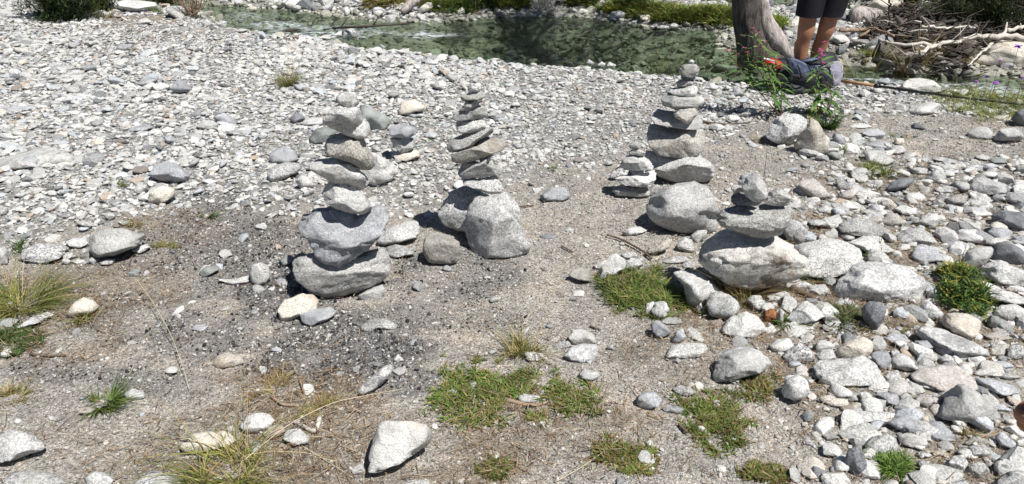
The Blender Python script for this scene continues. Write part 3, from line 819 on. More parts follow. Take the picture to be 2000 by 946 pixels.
('K', [485,562, 520,505, 640,500, 780,520, 762,572, 560,582], 'pale', 'flat grey slab below the grey cube', .35),
('K', [425,642, 500,595, 600,570, 660,610, 622,662, 540,682, 450,667], 'grey', 'flat brownish-grey stone left of the large rounded one'),
('K', [718,575, 800,530, 870,545, 942,620, 880,647, 780,612], 'blue', 'blue-grey slab in front of the big triangular boulder'),
('K', [578,712, 620,660, 720,640, 772,670, 792,740, 720,772, 620,767], 'pale', 'large rounded stone below the flat grey slab', .1),
('K', [783,652, 850,633, 950,665, 972,710, 880,727, 800,702], 'white', 'white oval stone right of the large rounded one'),
('K', [958,612, 980,560, 1050,570, 1110,630, 1172,692, 1050,682, 970,652], 'blue', 'long blue-grey stone under the big triangular boulder'),
('K', [463,800, 480,740, 540,713, 582,770, 602,840, 560,892, 510,882, 475,844], 'dark', 'dark blue upright stone near the bottom edge', .05),
('K', [1083,822, 1120,775, 1180,768, 1212,820, 1172,882, 1100,852], 'pale', 'round speckled stone near the bottom edge, left of two'),
('K', [1208,852, 1250,808, 1310,820, 1342,870, 1292,917, 1220,892], 'pale', 'round speckled stone near the bottom edge, right of two'),
('K', [1393,792, 1440,758, 1546,788, 1600,840, 1500,854, 1410,814], 'green', 'smooth greenish-grey boulder at the lower right edge'),
('K', [1208,718, 1300,700, 1387,770, 1340,797, 1230,772], 'white', 'white slab left of the smooth greenish-grey boulder'),
('K', [1138,745, 1200,723, 1282,770, 1250,802, 1160,772], 'white', 'white flat stone above the two round speckled ones'),
('K', [1368,662, 1410,628, 1502,700, 1480,742, 1400,712], 'blue', 'long pale blue stone near the hand'),
('K', [1500,680, 1546,670, 1570,700, 1546,730, 1505,715], 'white', 'small white stone at the right edge below the hand'),
('K', [1360,832, 1400,808, 1462,840, 1440,887, 1370,872], 'dark', 'dark wedge stone right of the two round speckled ones'),
('K', [1375,930, 1450,870, 1546,858, 1600,900, 1600,960, 1400,970], 'pale', 'pale boulder in the bottom right corner'),
('K', [848,884, 900,863, 962,900, 950,927, 870,922], 'blue', 'bluish stone at the bottom edge right of a grass tuft'),
('K', [203,522, 240,495, 277,520, 262,572, 220,562], 'green', 'greenish squarish stone left of the flat slabs', .35),
('K', [972,935, 1030,903, 1102,930, 1060,955], 'brown', 'brownish stone cut by the bottom edge'),
('K', [1178,702, 1250,648, 1332,680, 1342,722, 1250,717], 'brown', 'brownish flat stone behind the white slab'),
('K', [893,755, 960,738, 990,775, 920,790], 'white', 'small white layered stone left of the two round speckled ones'),
('K', [988,752, 1030,726, 1077,745, 1060,772, 1000,777], 'cream', 'small cream stone above the left round speckled one'),
('K', [1028,192, 1070,158, 1112,175, 1132,215, 1060,227], 'pale', 'dark-sided stone behind the pinkish boulder'),
('K', [868,152, 900,108, 932,120, 942,152, 900,158], 'white', 'small white stone below the very long white boulder'),
('K', [913,182, 950,148, 1022,170, 1022,207, 950,207], 'grey', 'grey-brown stone below the small white one'),
('K', [438,522, 462,500, 492,540, 470,562], 'blue', 'small blue wedge left of the flat grey slab'),
('K', [328,652, 380,628, 432,665, 360,682], 'pale', 'small low stone left of the flat brownish-grey one'),
('K', [310,745, 360,738, 402,770, 370,785], 'cream', 'small yellowish flat stone near the bottom edge', .35),
('K', [590,770, 650,765, 680,790, 620,805], 'cream', 'cream chip below the large rounded stone'),
('K', [925,540, 965,535, 975,590, 940,600], 'cream', 'tan stone left of the long blue-grey one'),
('K', [1300,590, 1340,580, 1360,620, 1320,640, 1285,625], 'pale', 'small pale stone under the lower right end of the triangular boulder'),
('K', [1350,450, 1420,460, 1470,500, 1420,515, 1370,490], 'blue', 'bluish stone right of the triangular boulder'),
('J', [338,60, 370,15, 430,5, 490,40, 516,90, 440,102, 370,102], 'white', 'upper white stone of a leaning pair on the sand', .1),
('J', [310,172, 350,120, 430,95, 510,100, 522,120, 495,207, 430,217, 350,197], 'white', 'lower white stone of a leaning pair on the sand', .1),
('J', [70,150, 130,145, 190,160, 217,190, 160,207, 95,197], 'white', 'white stone at the top of the large green mat', .3),
('J', [403,277, 440,253, 520,263, 532,290, 480,322, 420,307], 'pale', 'pale pinkish-white stone half sunk in the sand below the pair', .35),
('J', [748,427, 790,390, 860,388, 907,430, 880,482, 820,492, 760,472], 'blue', 'pale stone with a black shaded face in the lower middle', .05),
('J', [903,482, 940,460, 1010,476, 1052,495, 1010,515, 920,509], 'blue', 'flat bluish stone right of the one with the black shaded face', .3),
('J', [968,372, 1010,346, 1070,358, 1117,395, 1060,417, 1000,402], 'pale', 'flat pale stone above the flat bluish one', .3),
('J', [1208,305, 1230,210, 1270,150, 1360,116, 1450,120, 1546,180, 1572,222, 1500,272, 1360,312, 1250,332], 'white', 'large white half-dome boulder in the lower middle right', .1),
('J', [923,187, 960,110, 1060,90, 1170,98, 1182,130, 1120,182, 1000,187], 'white', 'low rough white stone behind the half-dome boulder', .35),
('J', [30,422, 70,398, 180,413, 172,447, 60,452], 'white', 'white flat stone left of the small green mat', .35),
('J', [180,412, 150,400, 165,385, 195,395], 'pale', 'little pale pebble beside the small green mat'),
('J', [560,130, 610,92, 630,98, 600,132], 'pale', 'sliver of stone on the sand right of the white pair', .35),
('J', [970,200, 1000,182, 1022,200, 1005,217], 'blue', 'tiny bluish pebble below the low rough white stone'),
('J', [565,505, 585,495, 602,505, 590,518], 'white', 'tiny white pebble below the small green mat'),
('J', [1285,370, 1310,350, 1330,370, 1315,388], 'pale', 'tiny pale pebble under the half-dome boulder'),
('G', [550,280, 555,200, 620,150, 760,148, 905,185, 840,260, 700,322, 600,327], 'grey', 'big grey pointed boulder at the left edge of the gravel', .05),
('G', [115,340, 140,280, 230,240, 380,240, 432,270, 360,332, 250,362], 'white', 'wide white stone left of the big grey pointed boulder', .35),
('G', [398,232, 450,205, 520,203, 550,240, 480,272, 430,257], 'pale', 'pale stone between the wide white one and the grey pointed boulder'),
('G', [488,292, 520,268, 557,285, 547,332, 500,327], 'pale', 'small pale stone at the left foot of the grey pointed boulder'),
('G', [538,342, 570,320, 610,345, 570,372], 'blue', 'small blue stone under the grey pointed boulder'),
('G', [608,352, 660,330, 712,335, 690,372, 620,370], 'white', 'small white stone under the grey pointed boulder'),
('G', [808,285, 850,250, 907,238, 927,265, 860,302], 'white', 'white stone under the right tip of the grey pointed boulder', .1),
('G', [363,315, 430,288, 482,320, 400,342], 'white', 'white flat chip in front of the wide white stone'),
('G', [373,355, 400,322, 437,345, 420,372], 'pale', 'lumpy chip left of the blue stone by the grey pointed boulder'),
('G', [428,352, 480,333, 527,345, 480,367], 'white', 'thin white chip below the small pale stone'),
('G', [1226,425, 1260,378, 1330,373, 1352,400, 1300,432, 1250,452], 'green', 'smooth grey-green flat stone in the charcoal', .35),
('G', [778,425, 830,393, 872,405, 850,442, 800,440], 'green', 'small dark green-grey flat stone below the grey pointed boulder', .35),
('G', [1325,458, 1440,458, 1532,433, 1527,477, 1450,502, 1390,480], 'white', 'flat bright white slab sunk in the charcoal', .45),
('G', [408,685, 450,610, 510,570, 580,590, 612,630, 570,672, 460,702], 'cream', 'pale yellowish round stone by the small left grass patch', .1),
('G', [88,767, 200,690, 290,658, 342,680, 250,722, 150,757], 'white', 'long white leaf-shaped stone at the left edge', .3),
('G', [-30,712, 60,698, 127,705, 70,752, -30,762], 'green', 'flat greenish stone cut by the left edge', .35),
('G', [-20,260, 45,268, 52,370, -20,375], 'pale', 'tall pale stone cut by the left edge behind the grass tuft'),
('G', [-10,5, 50,18, 42,62, -10,72], 'pale', 'pale stone cut by the left edge at mid height'),
('G', [640,60, 680,48, 712,68, 690,95, 650,88], 'pale', 'small round stone uphill of the grey pointed boulder'),
('G', [1205,735, 1290,745, 1240,785, 1180,770], 'blue', 'thin grey flake on the ashy ground', .4),
('H', [-40,640, 80,593, 220,628, 292,680, 280,722, 160,762, 0,812, -40,815], 'pale', 'large flat slab cut by the lower left edge', .15),
('H', [30,925, 90,870, 250,853, 350,880, 440,946, 250,975, 40,965], 'pale', 'rounded boulder at the bottom left edge', .3),
('H', [543,905, 600,863, 680,868, 747,920, 700,955, 560,955], 'pale', 'pale half buried stone at the bottom edge', .35),
('H', [860,950, 980,858, 1100,868, 1205,930, 1190,975, 950,985], 'pale', 'pale stone at the bottom edge under the big grass tuft'),
('H', [1155,685, 1240,620, 1340,603, 1460,603, 1532,660, 1460,702, 1300,742, 1185,742], 'cream', 'cream boulder behind the big grass tuft', .1),
('H', [1368,172, 1400,120, 1470,90, 1560,113, 1577,160, 1500,187, 1410,197], 'cream', 'cream stone with a dark underside left of the charcoal', .1),
('H', [788,365, 850,323, 930,348, 937,385, 870,407, 810,397], 'pale', 'small speckled stone right of the small bottom left tuft', .3),
('I', [-100,605, -60,540, 0,513, 80,520, 112,560, 90,602, 0,637, -60,632], 'white', 'white speckled stone right of the cream boulder', .1),
('I', [38,642, 90,595, 150,578, 180,620, 130,662, 60,672], 'cream', 'greyish cream stone between two speckled ones', .1),
('I', [158,672, 190,618, 260,608, 322,660, 312,702, 220,707], 'white', 'rounded speckled stone at the right of three by the big tuft', .1),
('I', [678,872, 700,720, 735,590, 780,560, 950,566, 1030,583, 1064,650, 1050,700, 930,782, 800,852, 740,870], 'white', 'large trapezoid white block near the bottom edge', .05),
('I', [593,397, 650,340, 720,280, 770,228, 817,223, 832,260, 770,332, 700,392, 630,422], 'white', 'long flat white stone dotted with charcoal', .45),
('I', [828,195, 860,158, 897,200, 850,212], 'white', 'small white stone above the long flat charcoal-dotted one'),
('I', [880,945, 950,913, 1062,930, 1070,955, 900,965], 'pale', 'pale stone just showing at the bottom edge right of the block', .35),
('O', [1138,565, 1200,480, 1290,450, 1380,480, 1420,530, 1462,570, 1450,602, 1340,617, 1240,602, 1180,580], 'blue', 'large tilted slab-like boulder on the left gravel', .05),
('O', [1028,672, 1060,630, 1130,633, 1147,680, 1100,707, 1040,702], 'grey', 'small rounded stone below the large tilted boulder, left one', .05),
('O', [1133,742, 1160,680, 1250,638, 1340,658, 1357,710, 1280,772, 1160,782], 'cream', 'cream-white stone below the large tilted boulder, right one', .05),
('O', [-60,500, 60,420, 250,360, 420,343, 530,400, 582,460, 400,492, 200,505, 40,545], 'white', 'very wide flat white rock at the left edge of the gravel', .5),
('O', [153,492, 190,420, 260,403, 310,440, 322,490, 230,517], 'blue', 'blue-grey stone lying against the very wide flat white rock', .2),
('O', [803,882, 820,853, 880,853, 887,890, 840,912], 'pale', 'small grey-white stone alone in the left gravel'),
('O', [1508,190, 1560,138, 1640,138, 1692,180, 1620,214], 'grey', 'flat grey stone overhanging a black shadow on the left gravel', .1),
('O', [1638,115, 1720,78, 1800,120, 1832,170, 1700,177], 'blue', 'bluish slab right of the overhanging grey stone', .3),
('O', [973,222, 1060,180, 1130,168, 1182,190, 1110,222], 'blue', 'thin slate slab in the middle of the left gravel'),
('O', [368,325, 420,288, 510,293, 512,332], 'blue', 'bluish white stone behind the very wide flat rock'),
('O', [1238,212, 1290,188, 1347,205, 1320,237, 1260,234], 'white', 'bright flat stone right of the thin slate slab'),
('O', [688,325, 740,278, 802,290, 802,332, 720,337], 'cream', 'cream rough stone in the left gravel'),
('O', [1258,265, 1310,248, 1362,290, 1340,327, 1280,312], 'blue', 'blue angular stone above the tan one'),
('O', [1208,350, 1240,303, 1292,325, 1270,354], 'brown', 'tan-brown small stone in the left gravel'),
('O', [728,152, 800,142, 845,160, 820,178, 760,172], 'white', 'narrow white stone at the top of the left gravel'),
('O', [790,120, 830,112, 872,130, 850,157], 'white', 'white stone with a tan foot in the left gravel'),
('O', [300,330, 320,290, 350,295, 355,335], 'pink', 'pinkish stone behind the very wide flat rock'),
('A', [640,185, 700,190, 760,215, 870,280, 887,310, 830,372, 730,402, 660,380], 'green', 'large greenish flat slab behind the left cairn', .45),
('A', [253,442, 290,370, 370,343, 482,378, 440,412, 380,472, 260,477], 'green', 'grey-green striped boulder left behind the left cairn', .1),
('A', [98,285, 140,238, 200,250, 227,290, 130,324], 'dark', 'dark slate wedge far left behind the left cairn', .1),
('A', [183,327, 230,278, 350,273, 370,325, 240,348], 'pale', 'pale slab right of the dark slate wedge'),
('A', [-60,560, 0,515, 60,503, 150,530, 172,600, 80,632, -40,632], 'blue', 'smooth blue-grey boulder left of the left cairn', .1),
('A', [-70,700, -10,640, 80,618, 192,630, 182,690, 20,762, -60,770], 'pale', 'flat speckled boulder below the smooth blue-grey one', .1),
('A', [143,765, 200,708, 292,780, 282,822, 190,827], 'white', 'white angular stone left of the long slanting cairn stone'),
('A', [640,690, 730,540, 830,590, 920,650, 937,700, 880,762, 760,802, 690,790], 'white', 'large white granite boulder behind the right of the left cairn', .15),
('A', [865,370, 900,335, 1000,325, 1060,350, 1075,400, 1020,435, 920,430, 870,410], 'blue', 'dark rounded stone on top of the little stack between two cairns', -.9),
('A', [870,430, 940,430, 1025,425, 1070,440, 1065,510, 1010,535, 960,550, 905,500], 'pale', 'grey tapering stone in the middle of the little stack between two cairns', -.5),
('A', [900,570, 940,535, 1010,520, 1090,530, 1110,575, 1000,612, 920,605], 'cream', 'flat tan stone at the bottom of the little stack between two cairns', .1),
('A', [733,512, 770,483, 812,540, 760,552], 'grey', 'small disc stone above the large white granite boulder'),
('C', [583,605, 640,560, 700,563, 737,600, 700,627, 600,632], 'blue', 'bluish flat-topped stone right of the middle cairn', .2),
('C', [18,312, 40,290, 87,300, 77,324, 30,322], 'blue', 'bluish oval stone left of the middle cairn'),
('C', [-8,30, 20,8, 62,10, 68,28, 30,40], 'blue', 'bluish stone with shaded side far behind the middle cairn'),
('Q', [1088,865, 1130,790, 1220,763, 1302,815, 1290,852, 1200,872, 1120,887], 'cream', 'cream-topped boulder behind the left cairn to its right', .1),
('Q', [1218,595, 1300,550, 1362,563, 1362,612, 1270,617], 'pale', 'grey-sided boulder on the gravel below the river bend', .1),
('Q', [613,468, 640,430, 700,418, 727,450, 700,477], 'pale', 'blocky pale stone on the upper gravel', .05),
('Q', [383,440, 430,430, 452,460, 410,472], 'white', 'small white stone right of the grassy tuft on the gravel'),
('Q', [933,378, 960,338, 1002,365, 985,383], 'green', 'small greenish-white stone at the water edge'),
('Q', [918,403, 960,386, 1012,405, 990,427], 'white', 'flat white stone just inside the bank of the pool'),
('Q', [300,545, 340,530, 380,550, 375,590, 330,590], 'blue', 'grey stone hidden in the grassy tuft on the gravel'),
('Q', [160,400, 200,358, 250,380, 250,420, 180,430], 'white', 'white block behind the grassy tuft'),
('Q', [1540,555, 1600,545, 1680,550, 1660,575, 1590,577], 'pale', 'long thin stone with a black shadow above the middle cairn'),
('Q', [1560,530, 1620,500, 1650,520, 1620,545], 'blue', 'small bluish stone on the long thin one'),
('Q', [1115,600, 1180,590, 1195,615, 1150,630], 'brown', 'small brown-shaded stone left of the grey-sided boulder'),
('Q', [590,275, 640,240, 692,240, 660,282], 'white', 'white rock left in the pair standing in the shallows', .1),
('Q', [663,288, 680,240, 730,213, 777,250, 782,292, 720,298], 'white', 'larger white rock right in the pair standing in the shallows', .1),
('Q', [448,303, 520,270, 582,263, 577,302], 'pale', 'flat grey rock at the water edge left of the white pair'),
('Q', [318,288, 380,263, 442,290, 430,307], 'white', 'flat white rock at the water edge, further left'),
('P', [895,20, 960,0, 1080,5, 1200,20, 1217,55, 1130,97, 1000,87, 920,62], 'white', 'broad white rock outcrop at the top left', .2),
('P', [1268,72, 1320,58, 1420,110, 1427,147, 1350,142, 1290,102], 'white', 'long white boulder sloping to the stream, top left'),
('P', [1048,184, 1080,150, 1130,138, 1172,170, 1110,204], 'white', 'white boulder standing on the sandy patch, top left', .1),
('P', [1543,175, 1590,146, 1637,180, 1630,212, 1570,207], 'white', 'round white boulder at the stream edge, left one'),
('P', [1648,195, 1700,158, 1747,165, 1742,217, 1660,219], 'pale', 'round pale boulder at the stream edge, right one'),
('P', [1808,244, 1860,218, 1907,235, 1860,254], 'white', 'flat white stone right of the bank grass sprig'),
('P', [625,135, 650,93, 692,98, 702,140, 650,152], 'dark', 'dark-faced round stone right of the juniper shrub', .1),
('P', [40,40, 60,13, 112,28, 112,65, 60,67], 'white', 'white boulder left of the juniper shrub', .1),
('P', [-20,75, 60,73, 112,110, 90,142, -20,142], 'white', 'white boulder at the left edge below the juniper shrub'),
('P', [878,395, 920,343, 1020,338, 1052,380, 960,402], 'blue', 'grey boulder with brown grass on the upper left gravel', .2),
('P', [828,438, 850,393, 882,405, 877,437], 'brown', 'brown stone left of the grey boulder with brown grass'),
('P', [348,515, 430,478, 542,488, 500,518], 'blue', 'flat lilac-grey stone on the upper left gravel', .3),
('P', [1048,645, 1110,603, 1212,613, 1180,662, 1090,657], 'blue', 'white and blue stone at the middle of the upper left gravel'),
('P', [1308,690, 1360,618, 1420,618, 1487,690, 1450,722, 1350,713], 'blue', 'large blue-white boulder on the upper left gravel', .1),
('P', [698,645, 740,618, 782,635, 740,657], 'blue', 'smooth grey disc left of the white and blue stone', .3),
('P', [478,770, 530,733, 602,760, 570,797, 490,792], 'pale', 'rough pale stone on the left gravel'),
('P', [20,860, 100,808, 252,808, 272,830, 120,872], 'blue', 'long bluish slab at the left edge of the gravel', .3),
('P', [1528,515, 1580,493, 1622,530, 1570,552], 'white', 'white stone right of the orange-brown pebbles'),
('P', [130,490, 150,460, 205,460, 222,490, 130,515], 'cream', 'cream boulder near the left edge of the gravel'),
('P', [-20,470, 50,445, 92,490, 20,512], 'pale', 'pale boulder cut by the left edge of the gravel'),
('P', [240,740, 260,705, 300,725, 300,745], 'brown', 'brown stone with a dark side on the left gravel'),
('P', [1215,785, 1240,738, 1300,765, 1270,785], 'dark', 'black-sided stone in the middle left gravel'),
('P', [1090,260, 1130,235, 1180,250, 1175,285, 1100,290], 'pale', 'grey and white boulder below the sandy patch, top left'),
('P', [1415,750, 1450,725, 1502,740, 1470,760], 'cream', 'tan flat stone right of the large blue-white boulder'),
('T', [618,680, 680,608, 770,600, 880,623, 942,670, 942,712, 800,708], 'white', 'smooth white boulder behind the rod at the river edge', .1),
('T', [1090,485, 1150,430, 1220,440, 1290,380, 1400,308, 1500,328, 1640,340, 1660,520, 1400,545, 1150,515], 'cream', 'huge lichen-marked rock beyond the rapids at the right', .2),
('T', [60,315, 130,268, 200,273, 247,325, 150,338], 'white', 'white flat rock beyond the shallow water right of the legs'),
('T', [370,85, 400,20, 500,-20, 640,0, 662,50, 590,102, 450,107], 'cream', 'big pale rock at the top edge right of the legs', .2),
('S', [350,65, 370,5, 430,-10, 442,40, 410,62], 'dark', 'dark rock right of the tree trunk at the top'),
('S', [366,130, 380,85, 425,105, 442,155, 400,172], 'white', 'white rock touching the bare root of the tree'),
('S', [488,152, 510,118, 532,140, 522,167], 'white', 'small upright white rock between trunk and legs'),
('R', [755,145, 760,95, 820,83, 882,100, 862,152, 790,147], 'white', 'double-humped white rock on the green far bank', .1),
('R', [983,122, 1050,113, 1077,140, 1040,175, 990,152], 'cream', 'grey-topped rock overhanging the pool from the far bank', .1),
('R', [1213,195, 1250,176, 1292,200, 1270,222, 1220,218], 'white', 'white rock at the water line below the green far bank'),
('R', [1113,218, 1150,193, 1212,203, 1200,227], 'white', 'flat white rock at the water line left of another'),
('R', [1048,208, 1070,192, 1102,205, 1090,222], 'white', 'small white rock at the water line of the far bank'),
('R', [1118,65, 1150,52, 1217,82, 1180,95], 'white', 'white stone lying in the greenery of the far bank'),
('R', [823,45, 840,10, 887,38, 860,54], 'white', 'white stone above the yellow-green far bank'),
('R', [448,85, 470,57, 502,85, 480,97], 'white', 'first of three white stones at the left end of the far bank'),
('R', [498,97, 530,65, 602,85, 592,107, 520,107], 'white', 'middle of three white stones at the left end of the far bank'),
('R', [628,120, 640,95, 667,105, 662,125], 'white', 'last of three white stones at the left end of the far bank'),
('R', [750,152, 780,135, 812,155, 790,162], 'dark', 'dark low rock at the foot of the double-humped one'),
('R', [1618,218, 1650,193, 1692,203, 1682,237], 'pale', 'grey rock at the water line beside the tree trunk'),
('R', [915,185, 930,158, 957,165, 955,185], 'white', 'small cube of white rock in the pool edge'),
('R', [1468,685, 1530,638, 1602,670, 1560,702], 'white', 'white rock right of the head of the tall right cairn'),
('R', [1683,735, 1720,678, 1812,733, 1760,747], 'blue', 'pointed bluish stone behind the left flowering plant'),
('R', [223,663, 255,628, 287,655, 270,682], 'blue', 'small blue stone on the fine gravel below the pool'),
('R', [563,492, 590,457, 637,485, 620,507], 'white', 'left one of three round white stones along the pool edge'),
('R', [653,505, 690,473, 722,495, 700,522], 'white', 'middle one of three round white stones along the pool edge'),
('R', [718,515, 750,478, 802,500, 790,532], 'white', 'right one of three round white stones along the pool edge'),
]
pending = []
for i, e in enumerate(LOOSE):
    v, flat, mt, lab = e[:4]
    sink = e[4] if len(e) > 4 else 0.22
    pts = px_pts(v, flat)
    wide = np.ptp(pts[:, 0])
    name, cat = ('boulder', 'boulder') if wide > 60 else ('stone', 'stone')
    if sink < 0:            # the upper two stones of the little stack wait for the lowest one
        pending.append((pts, mt, lab, i))
        continue
    o = put_stone(name, pts, variant(mt, i * 7 + i // 3), 1000 + i * 7 + (3 if lab.startswith('cream pointed') else 0), sink=sink, z=-.10 if lab.startswith('huge lichen') else None, sub=4 if wide > 75 else 3, ratio=0.85, smooth=1.1, rugged=.045 if wide > 75 else 0)
    tag(o, lab, cat, 'loose stones of the gravel bar')
    if 'bottom of the little stack' in lab:
        for p2, m2, l2, j in pending:
            q = put_stone('stone', p2, M[m2], 1000 + j * 7, y=o.location.y, sub=4, ratio=0.8, smooth=1.6)
            tag(q, l2, 'stone', 'loose stones of the gravel bar')

# ------------------------------------------------------------------ masks that say what the ground is made of where
def blobs(px, py, lst):
    m = np.zeros(np.shape(px))
    for cx, cy, rx, ry, a in lst:
        d = ((px - cx) / rx) ** 2 + ((py - cy) / ry) ** 2
        m = np.maximum(m, a * (1 - sstep(0.35, 1.25, d)))
    return m

CHAR = [(470, 470, 160, 120, .55), (560, 570, 120, 60, .8), (520, 600, 60, 40, .9), (640, 700, 190, 60, 1.0), (760, 690, 110, 40, .9), (900, 530, 160, 50, .6),
        (660, 640, 120, 40, .6), (380, 660, 130, 60, .55), (300, 740, 120, 40, .45), (300, 500, 130, 50, .55), (230, 620, 120, 60, .3), (780, 760, 70, 40, .7), (900, 620, 160, 40, .35), (120, 720, 120, 30, .4)]
LITTER = [(100, 620, 170, 110, .8), (250, 560, 120, 60, .5), (560, 790, 200, 90, .9), (800, 900, 300, 90, .9), (200, 900, 260, 60, .5), (1000, 830, 180, 60, .6), (1250, 800, 220, 50, .7),
          (1250, 880, 160, 60, .4), (1650, 620, 260, 70, .9), (1850, 680, 200, 60, .9), (1560, 560, 100, 50, .9), (1700, 500, 160, 60, .7), (1780, 360, 220, 60, .45), (1300, 700, 120, 60, .4),
          (1380, 640, 80, 60, .6), (1920, 880, 140, 90, .8), (1700, 740, 260, 130, .75), (1850, 560, 220, 120, .8), (1620, 480, 120, 80, .7), (1900, 380, 200, 60, .5), (1560, 640, 120, 60, .9), (1800, 830, 240, 80, .6), (430, 860, 200, 80, .6), (620, 900, 200, 60, .8), (150, 680, 120, 40, .8), (620, 400, 120, 60, .35), (330, 440, 130, 40, .4), (1720, 920, 120, 40, .6)]

def proj2(x, y):
    P = np.stack([x, y, np.zeros_like(x)], 1)
    q = P - CP
    t = np.maximum(q @ FV, 0.05)
    return 1000 + FPX * (q @ RV) / t, 473 - FPX * (q @ UV) / t

def masks(x, y):
    """returns dict of 0..1 masks for flat arrays x, y"""
    px, py = proj2(x, y)
    nz = n2(x, y, 2.2, 21)
    nf = n2(x, y, 9.0, 31)
    river = np.maximum(sdist(x, y, main_river), sdist(x, y, back_channel))
    # edge of the dense gravel: everything uphill of this line (in the place, a curve across the bar)
    yl = np.interp(px, [-400, 0, 150, 300, 420, 560, 700, 850, 1000, 1150, 1260, 1400, 1500, 1620, 1800, 2000, 2400],
                   [520, 500, 455, 430, 395, 385, 370, 400, 370, 330, 290, 250, 215, 205, 225, 215, 260])
    bar = sstep(40, -40, py - yl + 26 * nz)
    rf = np.interp(py, [180, 230, 330, 450, 560, 700, 800, 946, 1200], [1900, 1640, 1560, 1580, 1500, 1560, 1540, 1620, 1650])
    field = sstep(-70, 60, px - rf + 40 * nz) * (py > 215)
    path = blobs(px, py, [(1820, 250, 260, 22, 1), (1900, 285, 200, 24, 1), (1780, 235, 120, 14, .8)]) 
    field = field * (1 - 0.85 * path)
    topsand = blobs(px, py, [(250, 40, 60, 10, 1), (300, 38, 80, 9, 1), (420, 60, 60, 9, 1), (1150, 145, 80, 12, .6), (560, 85, 60, 8, .6), (1870, 240, 110, 12, .6)])
    bar = bar * (1 - 0.7 * topsand)
    fine = sstep(900, 1080, px) * sstep(520, 300, py) 
    ch = np.clip(blobs(px + 40 * nf, py + 18 * nz, CHAR) + 0.25 * nf * (blobs(px, py, CHAR) > 0.05), 0, 1) * sstep(-0.9, 0.3, nz + 0.5 * nf + 0.25)
    li = np.clip(blobs(px, py, LITTER), 0, 1) * sstep(-0.8, 0.4, nz + nf)
    return dict(px=px, py=py, bar=bar, field=field, fine=fine, char=ch, lit=li, river=river, path=path, sand=topsand)

# ------------------------------------------------------------------ ground sheet
def axis(lo, hi, step, reach, grow=1.28):
    a = list(np.arange(lo, hi + 1e-6, step))
    s, v = step, hi
    while v < reach: s *= grow; v += s; a.append(v)
    s, v, b = step, lo, []
    while v > -reach: s *= grow; v -= s; b.append(v)
    return np.array(b[::-1] + a)

def grid(xs, ys):
    X, Y = np.meshgrid(xs, ys)
    nx, ny = len(xs), len(ys)
    i = np.arange(nx * ny).reshape(ny, nx)
    F = np.stack([i[:-1, :-1].ravel(), i[:-1, 1:].ravel(), i[1:, 1:].ravel(), i[1:, :-1].ravel()], 1)
    return X.ravel(), Y.ravel(), F

xs, ys = axis(-7.5, 7.5, 0.035, 700), axis(0.9, 11.5, 0.035, 700)
gx, gy, gF = grid(xs, ys)
gzv = ground_z(gx, gy)
mk = masks(gx, gy)
near = (gy < 5) & (np.abs(gx) < 5)
gzv = gzv + np.where(near, 0.004 * n2(gx, gy, 22.0, 77, 2), 0)

gm, nt, b = new_mat('sandy_ground')
tc = node(nt, 'ShaderNodeTexCoord'); ov = tc.outputs['Object']
am = node(nt, 'ShaderNodeAttribute', attribute_name='kinds')
sep = node(nt, 'ShaderNodeSeparateColor'); nt.links.new(am.outputs['Color'], sep.inputs[0])
nA = noise(nt, ov, 3.0, 6, 0.65)
rA = ramp(nt, [(0.35, (0.36, 0.345, 0.315)), (0.5, (0.48, 0.45, 0.41)), (0.66, (0.60, 0.53, 0.45))])
nt.links.new(nA, rA.inputs[0])
nB = noise(nt, ov, 130.0, 3, 0.8)
rB = ramp(nt, [(0.34, (0.16, 0.155, 0.15)), (0.44, (0.74, 0.74, 0.74)), (0.60, (1.12, 1.12, 1.12)), (0.68, (1.8, 1.8, 1.82))])
nt.links.new(nB, rB.inputs[0])
nB2 = noise(nt, ov, 42.0, 5, 0.8)
rB2 = ramp(nt, [(0.36, (0.62, 0.60, 0.57)), (0.50, (1.0, 1.0, 1.0)), (0.68, (1.2, 1.2, 1.19))]); nt.links.new(nB2, rB2.inputs[0])
cs = mixc(nt, 1.0, mixc(nt, 1.0, rA.outputs[0], rB.outputs[0], 'MULTIPLY'), rB2.outputs[0], 'MULTIPLY')
# ground under the bar stones, darkened to put shade into the gaps
nC = noise(nt, ov, 26.0, 4, 0.8)
rC = ramp(nt, [(0.32, (0.08, 0.08, 0.078)), (0.48, (0.26, 0.255, 0.24)), (0.62, (0.48, 0.47, 0.44))])
nt.links.new(nC, rC.inputs[0])
cg = mixc(nt, sep.outputs[0], cs, rC.outputs[0])
# charcoal and ash
nD = noise(nt, ov, 38.0, 6, 0.85)
rD = ramp(nt, [(0.42, (1, 1, 1)), (0.60, (0, 0, 0))]); nt.links.new(nD, rD.inputs[0])
fch = math_n(nt, 'MULTIPLY', sep.outputs[1], math_n(nt, 'MULTIPLY_ADD', rD.outputs[0], 0.6, 0.25))
cash = mixc(nt, math_n(nt, 'MULTIPLY', sep.outputs[1], 0.72), cg, mixc(nt, 1.0, (0.23, 0.23, 0.235), rB.outputs[0], 'MULTIPLY'))
cc = mixc(nt, fch, cash, (0.085, 0.085, 0.09))
# litter and earth
nE = noise(nt, ov, 60.0, 5, 0.75)
rE = ramp(nt, [(0.35, (0.08, 0.062, 0.045)), (0.5, (0.24, 0.195, 0.145)), (0.65, (0.42, 0.36, 0.28))]); nt.links.new(nE, rE.inputs[0])
cl = mixc(nt, math_n(nt, 'MULTIPLY', sep.outputs[2], 0.9), cc, rE.outputs[0])
